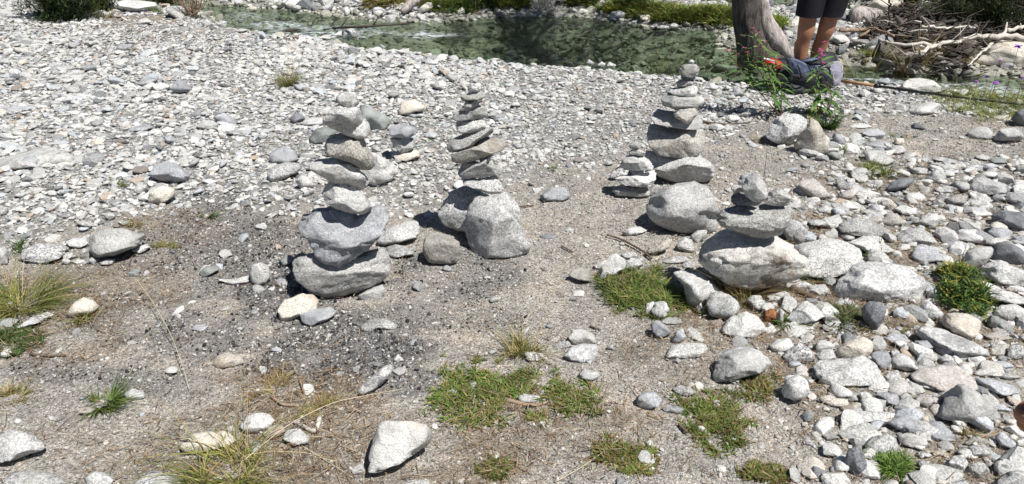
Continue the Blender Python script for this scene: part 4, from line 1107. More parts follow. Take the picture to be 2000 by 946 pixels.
# bed of the stream
ab = node(nt, 'ShaderNodeAttribute', attribute_name='bed')
nF_ = noise(nt, ov, 7.0, 5, 0.7)
rF = ramp(nt, [(0.35, (0.22, 0.225, 0.185)), (0.5, (0.39, 0.385, 0.32)), (0.68, (0.55, 0.53, 0.44))]); nt.links.new(nF_, rF.inputs[0])
cb = mixc(nt, ab.outputs['Fac'], cl, rF.outputs[0])
nt.links.new(cb, b.inputs['Base Color'])
b.inputs['Roughness'].default_value = 0.95
bpA = node(nt, 'ShaderNodeBump', Strength=1.0, Distance=0.009); nt.links.new(nB, bpA.inputs['Height'])
bpB = node(nt, 'ShaderNodeBump', Strength=0.9, Distance=0.03); nt.links.new(nC, bpB.inputs['Height']); nt.links.new(bpA.outputs[0], bpB.inputs['Normal'])
nt.links.new(bpB.outputs[0], b.inputs['Normal'])
ground = struct(mesh_obj('ground', np.stack([gx, gy, gzv], 1), gF, gm))
at = ground.data.attributes.new('kinds', 'FLOAT_COLOR', 'POINT')
far_g = sstep(6, 12, np.hypot(gx, gy))
farbank = sstep(0.1, -0.2, mk['river']) * (gy > 5.0) * (mk['py'] < 110)
kc = np.stack([np.clip(np.maximum(mk['bar'], 0.5 * mk['field'] * (1 - mk['lit'])), 0, 1) * (1 - 0.4 * mk['sand']), mk['char'], np.clip(mk['lit'] + 0.8 * farbank * (n2(gx, gy, 1.5, 91) > -0.1), 0, 1), np.ones_like(gx)], 1)
at.data.foreach_set('color', kc.astype(np.float32).ravel())
at = ground.data.attributes.new('bed', 'FLOAT', 'POINT')
at.data.foreach_set('value', sstep(0.05, 0.22, mk['river']).astype(np.float32))

# ------------------------------------------------------------------ stream
wx, wy, wF = grid(axis(-6.5, 8.5, 0.04, 60), axis(4.3, 11.5, 0.04, 16))
wpx, wpy = proj2(wx, wy)
RAPID = [(640, 50, 90, 8, 1), (540, 30, 60, 8, .8), (620, 40, 130, 10, .6), (830, 48, 70, 6, .9), (720, 44, 60, 5, .7), (1820, 152, 190, 17, 1), (1700, 138, 90, 10, .8), (1960, 165, 110, 20, 1), (480, 14, 40, 8, .5), (1440, 104, 40, 5, .3)]
fo = blobs(wpx, wpy, RAPID)
wz = WATER_Z + 0.005 * n2(wx * 1.0, wy * 2.2, 3.2, 41) + 0.003 * n2(wx, wy * 1.8, 9.0, 43, 2) + fo * (0.022 * n2(wx, wy * 1.5, 9.0, 51, 3))
wm, nt, b = new_mat('stream_water')
nt.nodes.remove(b)
tc = node(nt, 'ShaderNodeTexCoord'); ov = tc.outputs['Object']
mp = node(nt, 'ShaderNodeMapping'); mp.inputs['Scale'].default_value = (1, 2.6, 1); nt.links.new(ov, mp.inputs[0])
nw = noise(nt, mp.outputs[0], 4.0, 4, 0.6)
nw2 = noise(nt, mp.outputs[0], 18.0, 3, 0.6)
hs = math_n(nt, 'MULTIPLY_ADD', nw2, 0.35, nw)
bp = node(nt, 'ShaderNodeBump', Strength=0.35, Distance=0.05); nt.links.new(hs, bp.inputs['Height'])
fr = node(nt, 'ShaderNodeFresnel', IOR=1.33); nt.links.new(bp.outputs[0], fr.inputs['Normal'])
gl = node(nt, 'ShaderNodeBsdfGlossy', Roughness=0.04); nt.links.new(bp.outputs[0], gl.inputs['Normal'])
trn = node(nt, 'ShaderNodeBsdfTransparent'); trn.inputs[0].default_value = (0.66, 0.76, 0.67, 1)
mx = node(nt, 'ShaderNodeMixShader'); nt.links.new(fr.outputs[0], mx.inputs[0]); nt.links.new(trn.outputs[0], mx.inputs[1]); nt.links.new(gl.outputs[0], mx.inputs[2])
af = node(nt, 'ShaderNodeAttribute', attribute_name='foam')
mp2 = node(nt, 'ShaderNodeMapping'); mp2.inputs['Scale'].default_value = (1, 2.0, 1); nt.links.new(ov, mp2.inputs[0])
nf1 = noise(nt, mp2.outputs[0], 14.0, 5, 0.75)
rf1 = ramp(nt, [(0.47, (0, 0, 0)), (0.60, (1, 1, 1))]); nt.links.new(nf1, rf1.inputs[0])
ff = math_n(nt, 'MULTIPLY', af.outputs['Fac'], rf1.outputs[0])
fd = node(nt, 'ShaderNodeBsdfDiffuse'); fd.inputs[0].default_value = (0.62, 0.67, 0.72, 1)
mx2 = node(nt, 'ShaderNodeMixShader'); nt.links.new(math_n(nt, 'MULTIPLY', ff, 0.75), mx2.inputs[0]); nt.links.new(mx.outputs[0], mx2.inputs[1]); nt.links.new(fd.outputs[0], mx2.inputs[2])
nt.links.new(mx2.outputs[0], nt.nodes['Material Output'].inputs[0])
keep = sdist(wx, wy, main_river); keep2 = sdist(wx, wy, back_channel)
km = np.maximum(keep, keep2) > -0.6
wF = wF[km[wF].all(1)]
used_i = np.unique(wF); remap = np.full(len(wx), -1); remap[used_i] = np.arange(len(used_i))
water = struct(mesh_obj('stream_water', np.stack([wx, wy, wz], 1)[used_i], remap[wF].astype(np.int32), wm))
at = water.data.attributes.new('foam', 'FLOAT', 'POINT')
at.data.foreach_set('value', fo[used_i].astype(np.float32))

# ------------------------------------------------------------------ gravel: shapes shared by all the small stones
lib = bpy.data.collections.new('small_stone_shapes')

def lib_mat(name, stops, speck=0.35, rough=0.9):
    m, nt, b = new_mat(name)
    oi = node(nt, 'ShaderNodeObjectInfo')
    r = ramp(nt, stops); nt.links.new(oi.outputs['Random'], r.inputs[0])
    tc = node(nt, 'ShaderNodeTexCoord')
    n = noise(nt, tc.outputs['Object'], 7.0, 3, 0.8)
    rr = ramp(nt, [(0.38, (1 - speck,) * 3), (0.55, (1.08,) * 3)]); nt.links.new(n, rr.inputs[0])
    c = mixc(nt, 1.0, r.outputs[0], rr.outputs[0], 'MULTIPLY')
    nt.links.new(c, b.inputs['Base Color'])
    b.inputs['Roughness'].default_value = rough
    bp = node(nt, 'ShaderNodeBump', Strength=0.4, Distance=0.1); nt.links.new(n, bp.inputs['Height']); nt.links.new(bp.outputs[0], b.inputs['Normal'])
    return m

m_grav = lib_mat('gravel_stone', [(0, (0.18, 0.19, 0.20)), (.10, (0.32, 0.325, 0.33)), (.24, (0.45, 0.45, 0.44)), (.42, (0.55, 0.545, 0.525)), (.60, (0.64, 0.635, 0.615)), (.78, (0.72, 0.715, 0.695)),
                                  (.82, (0.58, 0.54, 0.48)), (.87, (0.43, 0.46, 0.48)), (.93, (0.55, 0.57, 0.60)), (.98, (0.48, 0.38, 0.29)), (1, (0.16, 0.16, 0.17))], .40)
m_grit = lib_mat('grit', [(0, (0.16, 0.155, 0.15)), (.25, (0.36, 0.35, 0.325)), (.55, (0.48, 0.46, 0.43)), (.85, (0.58, 0.565, 0.53)), (1, (0.72, 0.71, 0.69))], .35)
m_char = lib_mat('charcoal', [(0, (0.018, 0.018, 0.02)), (.6, (0.055, 0.055, 0.06)), (.85, (0.09, 0.09, 0.095)), (1, (0.30, 0.30, 0.30))], .4, .7)
m_bed = lib_mat('stream_bed_stone', [(0, (0.16, 0.165, 0.135)), (.3, (0.28, 0.28, 0.23)), (.6, (0.38, 0.375, 0.31)), (.85, (0.50, 0.49, 0.42)), (1, (0.62, 0.60, 0.53))], .4, .6)

def make_lib(prefix, mat, n, zs, sub=2, seed0=0, facets=8):
    c = bpy.data.collections.new(prefix)
    for k in range(n):
        V, F = raw_stone(sub, 500 + seed0 + k * 13, facets, (0.45, 0.82), 0.14)
        r = np.random.default_rng(seed0 + k)
        V = V * np.array([1.0, r.uniform(.62, .95), zs * r.uniform(.7, 1.3)])
        o = mesh_obj(prefix, V, F, mat, link=False, smooth=(k % 3 == 0))
        c.objects.link(o)
    return c

c_flat = make_lib('gravel_shape', m_grav, 9, 0.36, 2, 3)
c_grit = make_lib('grit_shape', m_grit, 6, 0.55, 1, 60, 5)
c_char = make_lib('charcoal_shape', m_char, 6, 0.6, 1, 90, 6)
c_bed = make_lib('bed_shape', m_bed, 6, 0.5, 2, 120)

def instance_stuff(name, P, rot, scl, coll, label, cat):
    n = len(P)
    me = bpy.data.meshes.new(name)
    me.vertices.add(n)
    me.vertices.foreach_set('co', P.astype(np.float32).ravel())
    for nm, arr in (('rot', rot), ('scl', scl)):
        a = me.attributes.new(nm, 'FLOAT_VECTOR', 'POINT'); a.data.foreach_set('vector', arr.astype(np.float32).ravel())
    k = len(coll.objects)
    a = me.attributes.new('pick', 'INT', 'POINT'); a.data.foreach_set('value', RNG.integers(0, k, n).astype(np.int32))
    me.update()
    o = bpy.data.objects.new(name, me); COL.objects.link(o)
    g = bpy.data.node_groups.new(name + '_nodes', 'GeometryNodeTree')
    g.interface.new_socket('Geometry', in_out='INPUT', socket_type='NodeSocketGeometry')
    g.interface.new_socket('Geometry', in_out='OUTPUT', socket_type='NodeSocketGeometry')
    gi = g.nodes.new('NodeGroupInput'); go = g.nodes.new('NodeGroupOutput')
    m2p = g.nodes.new('GeometryNodeMeshToPoints')
    iop = g.nodes.new('GeometryNodeInstanceOnPoints')
    ci = g.nodes.new('GeometryNodeCollectionInfo'); ci.inputs['Collection'].default_value = coll
    ci.inputs['Separate Children'].default_value = True; ci.inputs['Reset Children'].default_value = True
    def attr(nm, t):
        a = g.nodes.new('GeometryNodeInputNamedAttribute'); a.data_type = t; a.inputs['Name'].default_value = nm
        return a.outputs['Attribute']
    L = g.links.new
    L(gi.outputs[0], m2p.inputs['Mesh']); L(m2p.outputs[0], iop.inputs['Points']); L(ci.outputs[0], iop.inputs['Instance'])
    iop.inputs['Pick Instance'].default_value = True
    L(attr('pick', 'INT'), iop.inputs['Instance Index'])
    e2r = g.nodes.new('FunctionNodeEulerToRotation'); L(attr('rot', 'FLOAT_VECTOR'), e2r.inputs[0]); L(e2r.outputs[0], iop.inputs['Rotation'])
    L(attr('scl', 'FLOAT_VECTOR'), iop.inputs['Scale'])
    L(iop.outputs[0], go.inputs[0])
    md = o.modifiers.new('scatter', 'NODES'); md.node_group = g
    tag(o, label, cat, kind='stuff')
    return o

def scatter(n, xr, yr, prob):
    x = RNG.uniform(*xr, n); y = RNG.uniform(*yr, n)
    m = masks(x, y)
    inview = (m['px'] > -900) & (m['px'] < 2900) & (m['py'] > -80) & (m['py'] < 1100)
    p = prob(m) * inview
    k = RNG.uniform(0, 1, n) < p
    return x[k], y[k], {a: v[k] for a, v in m.items()}

def rots(n, tilt):
    return np.stack([RNG.normal(0, tilt, n), RNG.normal(0, tilt, n), RNG.uniform(0, 6.28, n)], 1)

# big and middling stones of the bar (density thins towards the sand)
x, y, m = scatter(500000, (-9, 9), (1.4, 9.6), lambda m: np.clip(m['bar'] * (1 - .12 * m['fine']), 0, 1) * (m['river'] < 0.03))
band = n2(x, y, .9, 301) + .5 * n2(x, y * 2, 2.5, 302)
s = RNG.lognormal(math.log(0.0108), 0.58, len(x)) * (1 + .38 * np.clip(band, -1, 1.2)); s = np.clip(s, 0.005, 0.068)
s = s * (1 - .20 * m['fine']) * np.where(m['py'] > 330, .78, 1.0)
z = ground_z(x, y) + s * RNG.uniform(0.05, 0.45, len(x))
instance_stuff('gravel', np.stack([x, y, z], 1), rots(len(x), .22), np.stack([s, s, s], 1), c_flat, 'pale flat gravel stones covering the whole river bar', 'gravel')
print('gravel', len(x))

x, y, m = scatter(90000, (-4, 5.5), (1.4, 6.5), lambda m: np.clip(.16 * m['bar'] + .42 * m['field'] * (1 - .35 * m['lit']) + .05 + .12 * (m['px'] > 1350) + .03 * m['char'], 0, 1) * (m['river'] < -0.02) * (1 - .7 * m['path']))
s = np.clip(RNG.lognormal(math.log(0.013), 0.62, len(x)), 0.005, 0.055) * np.where(m['field'] > .4, 1.15, .62)
z = ground_z(x, y) + s * RNG.uniform(0.0, 0.35, len(x))
instance_stuff('loose_pebbles', np.stack([x, y, z], 1), rots(len(x), .25), np.stack([s, s, s * 1.15], 1), c_flat, 'small stones and chips filling the gaps between the boulders', 'pebbles')
print('pebbles', len(x))

x, y, m = scatter(520000, (-3.4, 4.2), (1.4, 5.2), lambda m: np.clip(.30 + .25 * m['char'] + .3 * m['fine'], 0, 1) * (1 - .75 * m['bar'] * (1 - m['fine'])) * (m['river'] < -0.02))
s = np.clip(RNG.lognormal(math.log(0.0028), 0.55, len(x)), 0.0012, 0.010)
z = ground_z(x, y) + s * 0.3
instance_stuff('grit', np.stack([x, y, z], 1), rots(len(x), .5), np.stack([s, s, s], 1), c_grit, 'fine grey grit strewn over the sandy ground', 'grit')
print('grit', len(x))

x, y, m = scatter(260000, (-2.4, 1.6), (1.4, 4.2), lambda m: np.clip(.46 * m['char'] ** 1.3, 0, 1))
s = np.clip(RNG.lognormal(math.log(0.0029), 0.55, len(x)), 0.0012, 0.011)
z = ground_z(x, y) + s * 0.4
instance_stuff('charcoal_bits', np.stack([x, y, z], 1), rots(len(x), .6), np.stack([s, s, s], 1), c_char, 'black charcoal crumbs scattered around the old fire place', 'charcoal')
print('charcoal', len(x))

x, y, m = scatter(60000, (-7, 8), (4.8, 10.5), lambda m: (m['river'] > 0.0) * 1.0)
s = np.clip(RNG.lognormal(math.log(0.022), 0.55, len(x)), 0.008, 0.09)
z = ground_z(x, y) + s * 0.1
instance_stuff('stream_bed_stones', np.stack([x, y, z], 1), rots(len(x), .3), np.stack([s, s, s], 1), c_bed, 'brown-green stones lying on the bed of the stream', 'stones')

# rocky far bank and stones at the foot of the debris
FB = [(480, -10, 200, 22, .9), (620, 12, 130, 14, 1), (760, 25, 110, 14, 1), (860, 33, 60, 8, .8), (960, 18, 60, 12, .5), (1620, 62, 150, 34, .8), (1730, 90, 60, 25, .7), (1560, 20, 60, 14, .5), (1380, 8, 120, 8, .35),
      (1100, 20, 60, 6, .4), (540, 70, 60, 5, .3), (1850, 122, 150, 10, .4), (1780, 30, 100, 14, .3)]
x, y, m = scatter(26000, (-8, 9), (5, 12.5), lambda m: blobs(m['px'], m['py'], FB) * (m['river'] < 0.15))
s = np.clip(RNG.lognormal(math.log(0.042), 0.55, len(x)), 0.015, 0.15) * np.where(RNG.uniform(0, 1, len(x)) < .45, 1, .5)
z = ground_z(x, y) + s * RNG.uniform(0, .4, len(x))
instance_stuff('far_bank_stones', np.stack([x, y, z], 1), rots(len(x), .35), np.stack([s, s, s * 1.5], 1), c_flat, 'white stones heaped along the far side of the stream', 'stones')

# ------------------------------------------------------------------ blades, tufts, mats
m_leaf = attr_mat('plant_matter', 0.65, 0.25)
GREEN = [(0.09, 0.14, 0.03), (0.12, 0.18, 0.04), (0.065, 0.11, 0.028), (0.18, 0.205, 0.05)]
YEL = [(0.32, 0.29, 0.08), (0.25, 0.26, 0.06), (0.19, 0.235, 0.05)]
DRY = [(0.36, 0.27, 0.14), (0.27, 0.19, 0.09), (0.42, 0.33, 0.19), (0.18, 0.12, 0.06)]
STRAW = [(0.52, 0.43, 0.24), (0.44, 0.35, 0.18)]

def blades(base, dirs, length, width, bend, seg=4, cols=None):
    """curved tapering grass blades; base (n,3), dirs (n,3) unit; arrays length,width,bend. returns V,F,col"""
    n = len(base)
    t = np.linspace(0, 1, seg + 1)
    side = np.cross(dirs, np.array([0, 0, 1.0])) + RNG.normal(0, .25, (n, 3))
    side /= np.linalg.norm(side, axis=1)[:, None] + 1e-9
    hor = dirs.copy(); hor[:, 2] = 0
    hor /= np.linalg.norm(hor, axis=1)[:, None] + 1e-9
    V = np.zeros((n, seg + 1, 2, 3))
    for k, tt in enumerate(t):
        c = base + dirs * (length * tt)[:, None] + hor * (bend * length * tt ** 2)[:, None] - np.array([0, 0, 1.0]) * (bend * length * 0.55 * tt ** 2.2)[:, None]
        w = width * (1 - tt) ** 0.7 * .5 + width * 0.04
        V[:, k, 0] = c - side * w[:, None]
        V[:, k, 1] = c + side * w[:, None]
    F = []
    i0 = (np.arange(n) * (seg + 1) * 2)[:, None]
    q = np.concatenate([[[2 * k, 2 * k + 1, 2 * k + 3, 2 * k + 2]] for k in range(seg)])
    F = (i0[:, :, None] + q[None]).reshape(-1, 4)
    col = np.repeat(cols, (seg + 1) * 2, 0)
    return V.reshape(-1, 3), F, col

def pick_cols(pal, n, var=.2):
    p = np.array(pal)[RNG.integers(0, len(pal), n)]
    return np.clip(p * RNG.uniform(1 - var, 1 + var, (n, 1)), 0, 1)

def tuft_geo(x, y, rx, ry, h, n, pal, width=.003, spread=.7, bend=.5, z=None):
    """grass in several leaning bunches with broken, uneven blades"""
    nc = max(3, int(n ** .5 / 2.2))
    ca = RNG.uniform(0, 6.283, nc); cr = np.sqrt(RNG.uniform(0, 1, nc))
    hc = RNG.uniform(.5, 1.15, nc); lean = RNG.normal(0, .35, (nc, 2)) * spread
    c = RNG.choice(nc, n, p=(lambda w: w / w.sum())(RNG.uniform(.2, 1.5, nc)))
    jr = RNG.normal(0, .16, (n, 2))
    ux = cr[c] * np.cos(ca[c]) + jr[:, 0]; uy = cr[c] * np.sin(ca[c]) + jr[:, 1]
    bx = x + rx * ux; by = y + ry * uy
    bz = ground_z(bx, by) if z is None else np.full(n, z)
    sp = spread * RNG.uniform(.15, 1.2, n)
    a2 = np.arctan2(uy, ux) + RNG.normal(0, .9, n)
    d = np.stack([np.cos(a2) * sp + lean[c, 0], np.sin(a2) * sp + lean[c, 1], np.ones(n)], 1)
    d /= np.linalg.norm(d, axis=1)[:, None]
    L = h * hc[c] * np.clip(RNG.lognormal(-.25, .38, n), .2, 1.5)
    return blades(np.stack([bx, by, bz - .003], 1), d, L, width * RNG.uniform(.5, 1.3, n), bend * RNG.uniform(.1, 1.8, n), 4, pick_cols(pal, n, .3))

def tuft(px, py, wpx, h, n, pal, label, name='grass_tuft', cat='grass tuft', group='grass tufts', width=.003, spread=.7, bend=.5, depth=.6, extra=None):
    p = on_ground(px, py)
    t = (p - CP) @ FV
    rx = wpx / 2 / FPX * t
    parts = [tuft_geo(p[0], p[1], rx * .55, rx * .55 * depth * 1.6, h, n, pal, width, spread, bend)]
    if extra:
        for (n2_, h2, pal2, w2, sp2, bd2) in extra:
            parts.append(tuft_geo(p[0], p[1], rx * .5, rx * .5 * depth * 1.6, h2, n2_, pal2, w2, sp2, bd2))
    V = []; F = []; C = []; o = 0
    for v, f, c in parts:
        V.append(v); F.append(f + o); C.append(c); o += len(v)
    ob = mesh_obj(name, np.concatenate(V), np.concatenate(F), m_leaf, col=np.concatenate(C), loc=p)
    return tag(ob, label, cat, group)

tuft(560, 168, 62, .17, 420, GREEN[:2] + YEL + DRY[:2], 'yellow-green grass tuft alone on the upper gravel', spread=.55, extra=[(26, .34, STRAW, .0025, .35, .4)])
tuft(35, 600, 170, .14, 760, GREEN + YEL + DRY[:1], 'large yellow-green grass tuft at the left edge', spread=1.0, width=.003, bend=.7, extra=[(30, .30, YEL + STRAW, .0022, .8, .6), (300, .05, DRY, .003, 1.8, .8)])
tuft(455, 930, 250, .12, 620, GREEN + YEL + YEL + STRAW + DRY[:2], 'biggest green and straw grass tuft at the bottom left', spread=1.1, width=.0032, bend=.7, extra=[(30, .26, YEL + STRAW, .0025, 1.0, .5), (300, .05, DRY, .003, 1.8, .8)])
tuft(200, 790, 90, .07, 260, GREEN, 'small dark green grass tuft on the sand, lower left', spread=1.1, width=.004)
tuft(1450, 585, 120, .15, 520, DRY + YEL, 'dry brown grass tuft against the massive cairn rock', spread=.6, width=.0025, extra=[(60, .28, DRY, .002, .5, .3)])
tuft(1020, 690, 90, .09, 330, GREEN[:2] + YEL + DRY, 'loose grass tuft above the large green mat', spread=.9, width=.003, extra=[(12, .24, STRAW, .003, .5, .2)])
tuft(530, 760, 100, .05, 300, DRY + YEL[:1], 'dry tan grass tuft beside the charcoal', spread=.9, width=.0022)
tuft(640, 800, 100, .05, 260, YEL + DRY, 'thin yellowish grass tuft right of the dry tan one', spread=1.1, width=.0025)
tuft(170, 625, 70, .06, 240, GREEN[:2] + YEL + DRY, 'small grass patch below the yellowish round stone', spread=.9, width=.0028)
tuft(228, 366, 42, .045, 110, GREEN + YEL, 'tiny green tuft alone on the left gravel', spread=.9)
tuft(1712, 342, 90, .09, 420, GREEN + YEL, 'green grass tuft among white boulders in the right field', spread=.8, extra=[(14, .2, STRAW, .003, 1.2, .8)])
tuft(1615, 250, 62, .12, 460, [(0.04, 0.085, 0.02), (0.06, 0.11, 0.025)], 'dark green bushy tuft behind the cream pointed rock', spread=.5, width=.004)
tuft(1715, 505, 30, .09, 70, [(0.06, 0.11, 0.03), (0.09, 0.15, 0.05)], 'green sprig between two white boulders', spread=.5, width=.004)
tuft(1592, 545, 60, .11, 150, [(0.05, 0.09, 0.03), (0.09, 0.12, 0.04)], 'dark green sprig right of the massive cairn rock', spread=.6, width=.004)
tuft(455, 55, 40, .14, 160, GREEN + YEL, 'green sprig among the boulders at the stream edge, top left', spread=.6)
tuft(205, 36, 40, .13, 160, YEL + DRY, 'yellow-brown tuft right of the juniper shrub', spread=.6)
tuft(310, 28, 30, .14, 120, GREEN, 'green tuft behind the long sloping boulder, top left', spread=.5)
tuft(250, 102, 46, .07, 140, DRY + YEL[:1], 'brown tuft against the grey boulder on the upper gravel', spread=.8)
tuft(345, 118, 34, .05, 90, YEL + DRY, 'faint yellow tuft on the upper left gravel', spread=.8)
tuft(125, 112, 20, .04, 40, GREEN, 'tiny dark tuft near the left of the upper gravel', spread=.8)
tuft(700, 145, 60, .04, 120, DRY, 'flat dry tuft right of the alone tuft on the gravel', spread=1.2)
tuft(268, 440, 60, .06, 130, DRY + YEL[1:], 'thin dry tuft uphill of the grey pointed boulder', spread=.8)
tuft(325, 487, 110, .04, 260, GREEN[:2] + YEL + DRY, 'low grass strip right of the grey pointed boulder', spread=1.0, depth=.25)
tuft(40, 490, 60, .06, 180, [(0.05, 0.09, 0.03), (0.08, 0.12, 0.03)], 'dark green low plants left of the wide white stone', spread=.7)
tuft(20, 780, 90, .05, 240, YEL + DRY, 'yellow dry grass patch at the lower left edge', spread=1.1)
tuft(1300, 130, 90, .30, 60, STRAW + STRAW + GREEN[3:], 'tall thin grasses at the pool edge left of the round head', 'grass_stalks', 'grass', 'tall grasses along the pool', width=.0045, spread=.55, bend=.35)
tuft(1080, 121, 110, .34, 46, STRAW + STRAW + GREEN[3:], 'tall thin grasses at the pool edge, middle clump', 'grass_stalks', 'grass', 'tall grasses along the pool', width=.0045, spread=.55, bend=.35)
tuft(1150, 125, 60, .30, 22, STRAW + STRAW + GREEN[3:], 'arching seed grass right of the middle clump by the pool', 'grass_stalks', 'grass', 'tall grasses along the pool', width=.0045, spread=.8, bend=.7)
tuft(790, 95, 50, .22, 24, STRAW + STRAW + GREEN[3:], 'thin grasses at the upper end of the pool', 'grass_stalks', 'grass', 'tall grasses along the pool', width=.0045, spread=.5, bend=.35)
tuft(1390, 148, 60, .20, 40, STRAW + GREEN, 'thin grasses behind the shadow of the backpack', 'grass_stalks', 'grass', 'tall grasses along the pool', width=.0045, spread=.5, bend=.35)
tuft(1495, 118, 70, .24, 130, DRY + STRAW, 'brown dry grass under the bare root of the tree', 'grass_stalks', 'grass', 'tall grasses along the pool', width=.0045, spread=.5, bend=.35)
tuft(1770, 158, 110, .34, 150, DRY + STRAW, 'brown dry grasses in front of the driftwood', 'grass_stalks', 'grass', 'tall grasses by the rapids', width=.0045, spread=.45, bend=.35)
tuft(1690, 150, 90, .28, 110, STRAW + YEL + DRY, 'straw-coloured grasses right of the backpack', 'grass_stalks', 'grass', 'tall grasses by the rapids', width=.0045, spread=.6, bend=.4)
tuft(1860, 176, 80, .16, 260, DRY + YEL, 'orange-brown grass tuft right of the smooth white boulder', spread=1.0, bend=.9)
tuft(1480, 275, 60, .035, 130, YEL + DRY, 'low yellow tuft left of the boulder under the flowers', spread=1.0)
tuft(1655, 298, 36, .05, 110, GREEN, 'small green tuft right of the cream pointed rock', spread=.9)
tuft(1752, 268, 26, .05, 70, GREEN, 'tiny green tuft uphill of the flat bluish boulder', spread=.8)
tuft(1710, 372, 24, .05, 60, [(0.05, 0.10, 0.02)], 'tiny dark green tuft left of the dark pointed stone', spread=.8)
tuft(1530, 640, 50, .06, 90, [(0.06, 0.13, 0.02), (0.10, 0.18, 0.04)], 'bright green leaves beside the domed white boulder', spread=1.0, width=.008)
tuft(398, 426, 34, .045, 26, [(0.06, 0.14, 0.02), (0.09, 0.18, 0.03)], 'small green rosette in the ashy gravel', spread=1.0, width=.010, cat='plant', group='small plants', name='rosette_plant')
tuft(1745, 656, 60, .045, 40, [(0.06, 0.13, 0.02), (0.10, 0.16, 0.03)], 'green leaves at the end of the flat blue-grey stone', spread=1.1, width=.009, cat='plant', group='small plants', name='rosette_plant')
tuft(1890, 855, 60, .04, 110, DRY + GREEN[:1], 'dry little tuft below the big triangular boulder', spread=.9)
tuft(1080, 332, 36, .03, 130, GREEN, 'flat bright green patch on the gravel right of the middle cairn', spread=1.0)
tuft(1215, 810, 60, .03, 60, GREEN[:1] + DRY, 'sparse little tuft left of the black-faced stone', spread=1.0)
tuft(845, 275, 24, .03, 40, GREEN, 'tiny green tuft left of the middle cairn', spread=.9)

# dense low cushions
def mat_plant(px, py, wpx, hpx, n, pal, label, h=.026, lw=.0055, lump=.35, hmax=None, name='cushion_plant', cat='plant', group='low green mats'):
    p = on_ground(px, py)
    t = (p - CP) @ FV
    rx = wpx / 2 / FPX * t
    a1 = on_ground(px, py - hpx / 2); a2 = on_ground(px, py + hpx / 2)
    ry = abs(a1[1] - a2[1]) / 2
    k = int(n * 1.9)
    u = RNG.uniform(-1.15, 1.15, (k, 2))
    x = p[0] + u[:, 0] * rx; y = p[1] + u[:, 1] * ry
    edge = 1 - np.hypot(u[:, 0], u[:, 1]) + 0.60 * n2(x, y, 7.0 / max(.3, rx * 3), int(px)) + 0.38 * n2(x, y, 26.0, int(px) + 1)
    keep = edge > RNG.uniform(0.02, 0.62, k) ** 1.2
    if py < 215: keep &= np.maximum(sdist(x, y, main_river), sdist(x, y, back_channel)) < .04
    x, y, edge = x[keep][:n], y[keep][:n], edge[keep][:n]
    m = len(x)
    hz = (hmax or 0) * np.clip(edge, 0, .8) ** .6
    z = ground_z(x, y) + RNG.uniform(0, 1, m) * hz
    a = RNG.uniform(0, 6.283, m); sp = RNG.uniform(.3, 1.6, m)
    d = np.stack([np.cos(a) * sp, np.sin(a) * sp, np.ones(m)], 1); d /= np.linalg.norm(d, axis=1)[:, None]
    tone = n2(x, y, 12.0, int(px) + 5)
    c = pick_cols(pal, m, .3) * (1 + .35 * tone[:, None])
    V, F, C = blades(np.stack([x, y, z], 1), d, h * RNG.uniform(.4, 1.2, m), lw * RNG.uniform(.6, 1.3, m), .5 * RNG.uniform(.2, 1.3, m), 2, np.clip(c, 0, 1))
    ob = mesh_obj(name, V, F, m_leaf, col=C, loc=p)
    return tag(ob, label, cat, group)

MATG = [(0.11, 0.18, 0.035), (0.15, 0.23, 0.05), (0.08, 0.14, 0.03), (0.20, 0.23, 0.06), (0.20, 0.14, 0.07), (0.28, 0.24, 0.10)]
MATB = [(0.10, 0.16, 0.035), (0.18, 0.19, 0.05), (0.18, 0.11, 0.05), (0.25, 0.17, 0.09), (0.13, 0.18, 0.04)]
mat_plant(950, 760, 250, 125, 5200, MATG, 'large bright green mat on the sand in the lower middle')
mat_plant(1112, 778, 105, 58, 1700, MATG, 'small green mat right of the large one')
mat_plant(1390, 822, 150, 115, 3200, MATB + MATG[:2], 'green mat mixed with brown below the flat bluish stones')
mat_plant(1210, 890, 125, 75, 2000, MATB, 'brownish green mat near the bottom edge')
mat_plant(1487, 755, 90, 60, 1700, MATB, 'dark green mat right of the half-dome boulder')
mat_plant(35, 665, 110, 60, 1500, [(0.05, 0.10, 0.03), (0.08, 0.13, 0.03), (0.10, 0.12, 0.04)], 'dark green leafy mat cut by the left edge')
mat_plant(1500, 925, 110, 40, 1200, MATB, 'green and brown mat at the bottom edge')
mat_plant(1740, 912, 60, 36, 700, MATG[:3], 'small green mat between pebbles at the bottom right', h=.045)
mat_plant(960, 915, 70, 40, 500, MATB, 'sparse brown mat at the bottom middle')
mat_plant(1650, 622, 85, 36, 900, [(0.06, 0.10, 0.035), (0.10, 0.14, 0.05), (0.20, 0.15, 0.09)], 'bluish green needle mat below the biggest humped boulder', h=.05)
mat_plant(1255, 575, 175, 100, 3900, MATG[:4] + [(0.20, 0.19, 0.06), (0.26, 0.20, 0.10)], 'thick green grassy cushion against the white stones', h=.05, lw=.004, hmax=.035)
mat_plant(1885, 592, 135, 85, 3300, [(0.045, 0.10, 0.025), (0.06, 0.12, 0.03), (0.08, 0.15, 0.035), (0.10, 0.16, 0.04), (0.06, 0.11, 0.03), (0.30, 0.27, 0.05)], 'dark green bush with yellow tips between long white boulders', h=.035, lw=.007, hmax=.11, name='low_bush', cat='bush')
mat_plant(1865, 548, 80, 30, 1100, [(0.34, 0.30, 0.05), (0.26, 0.26, 0.05), (0.12, 0.17, 0.03)], 'yellow flowering cushion behind the dark green bush', h=.03, lw=.007, hmax=.08, name='low_bush', cat='bush')
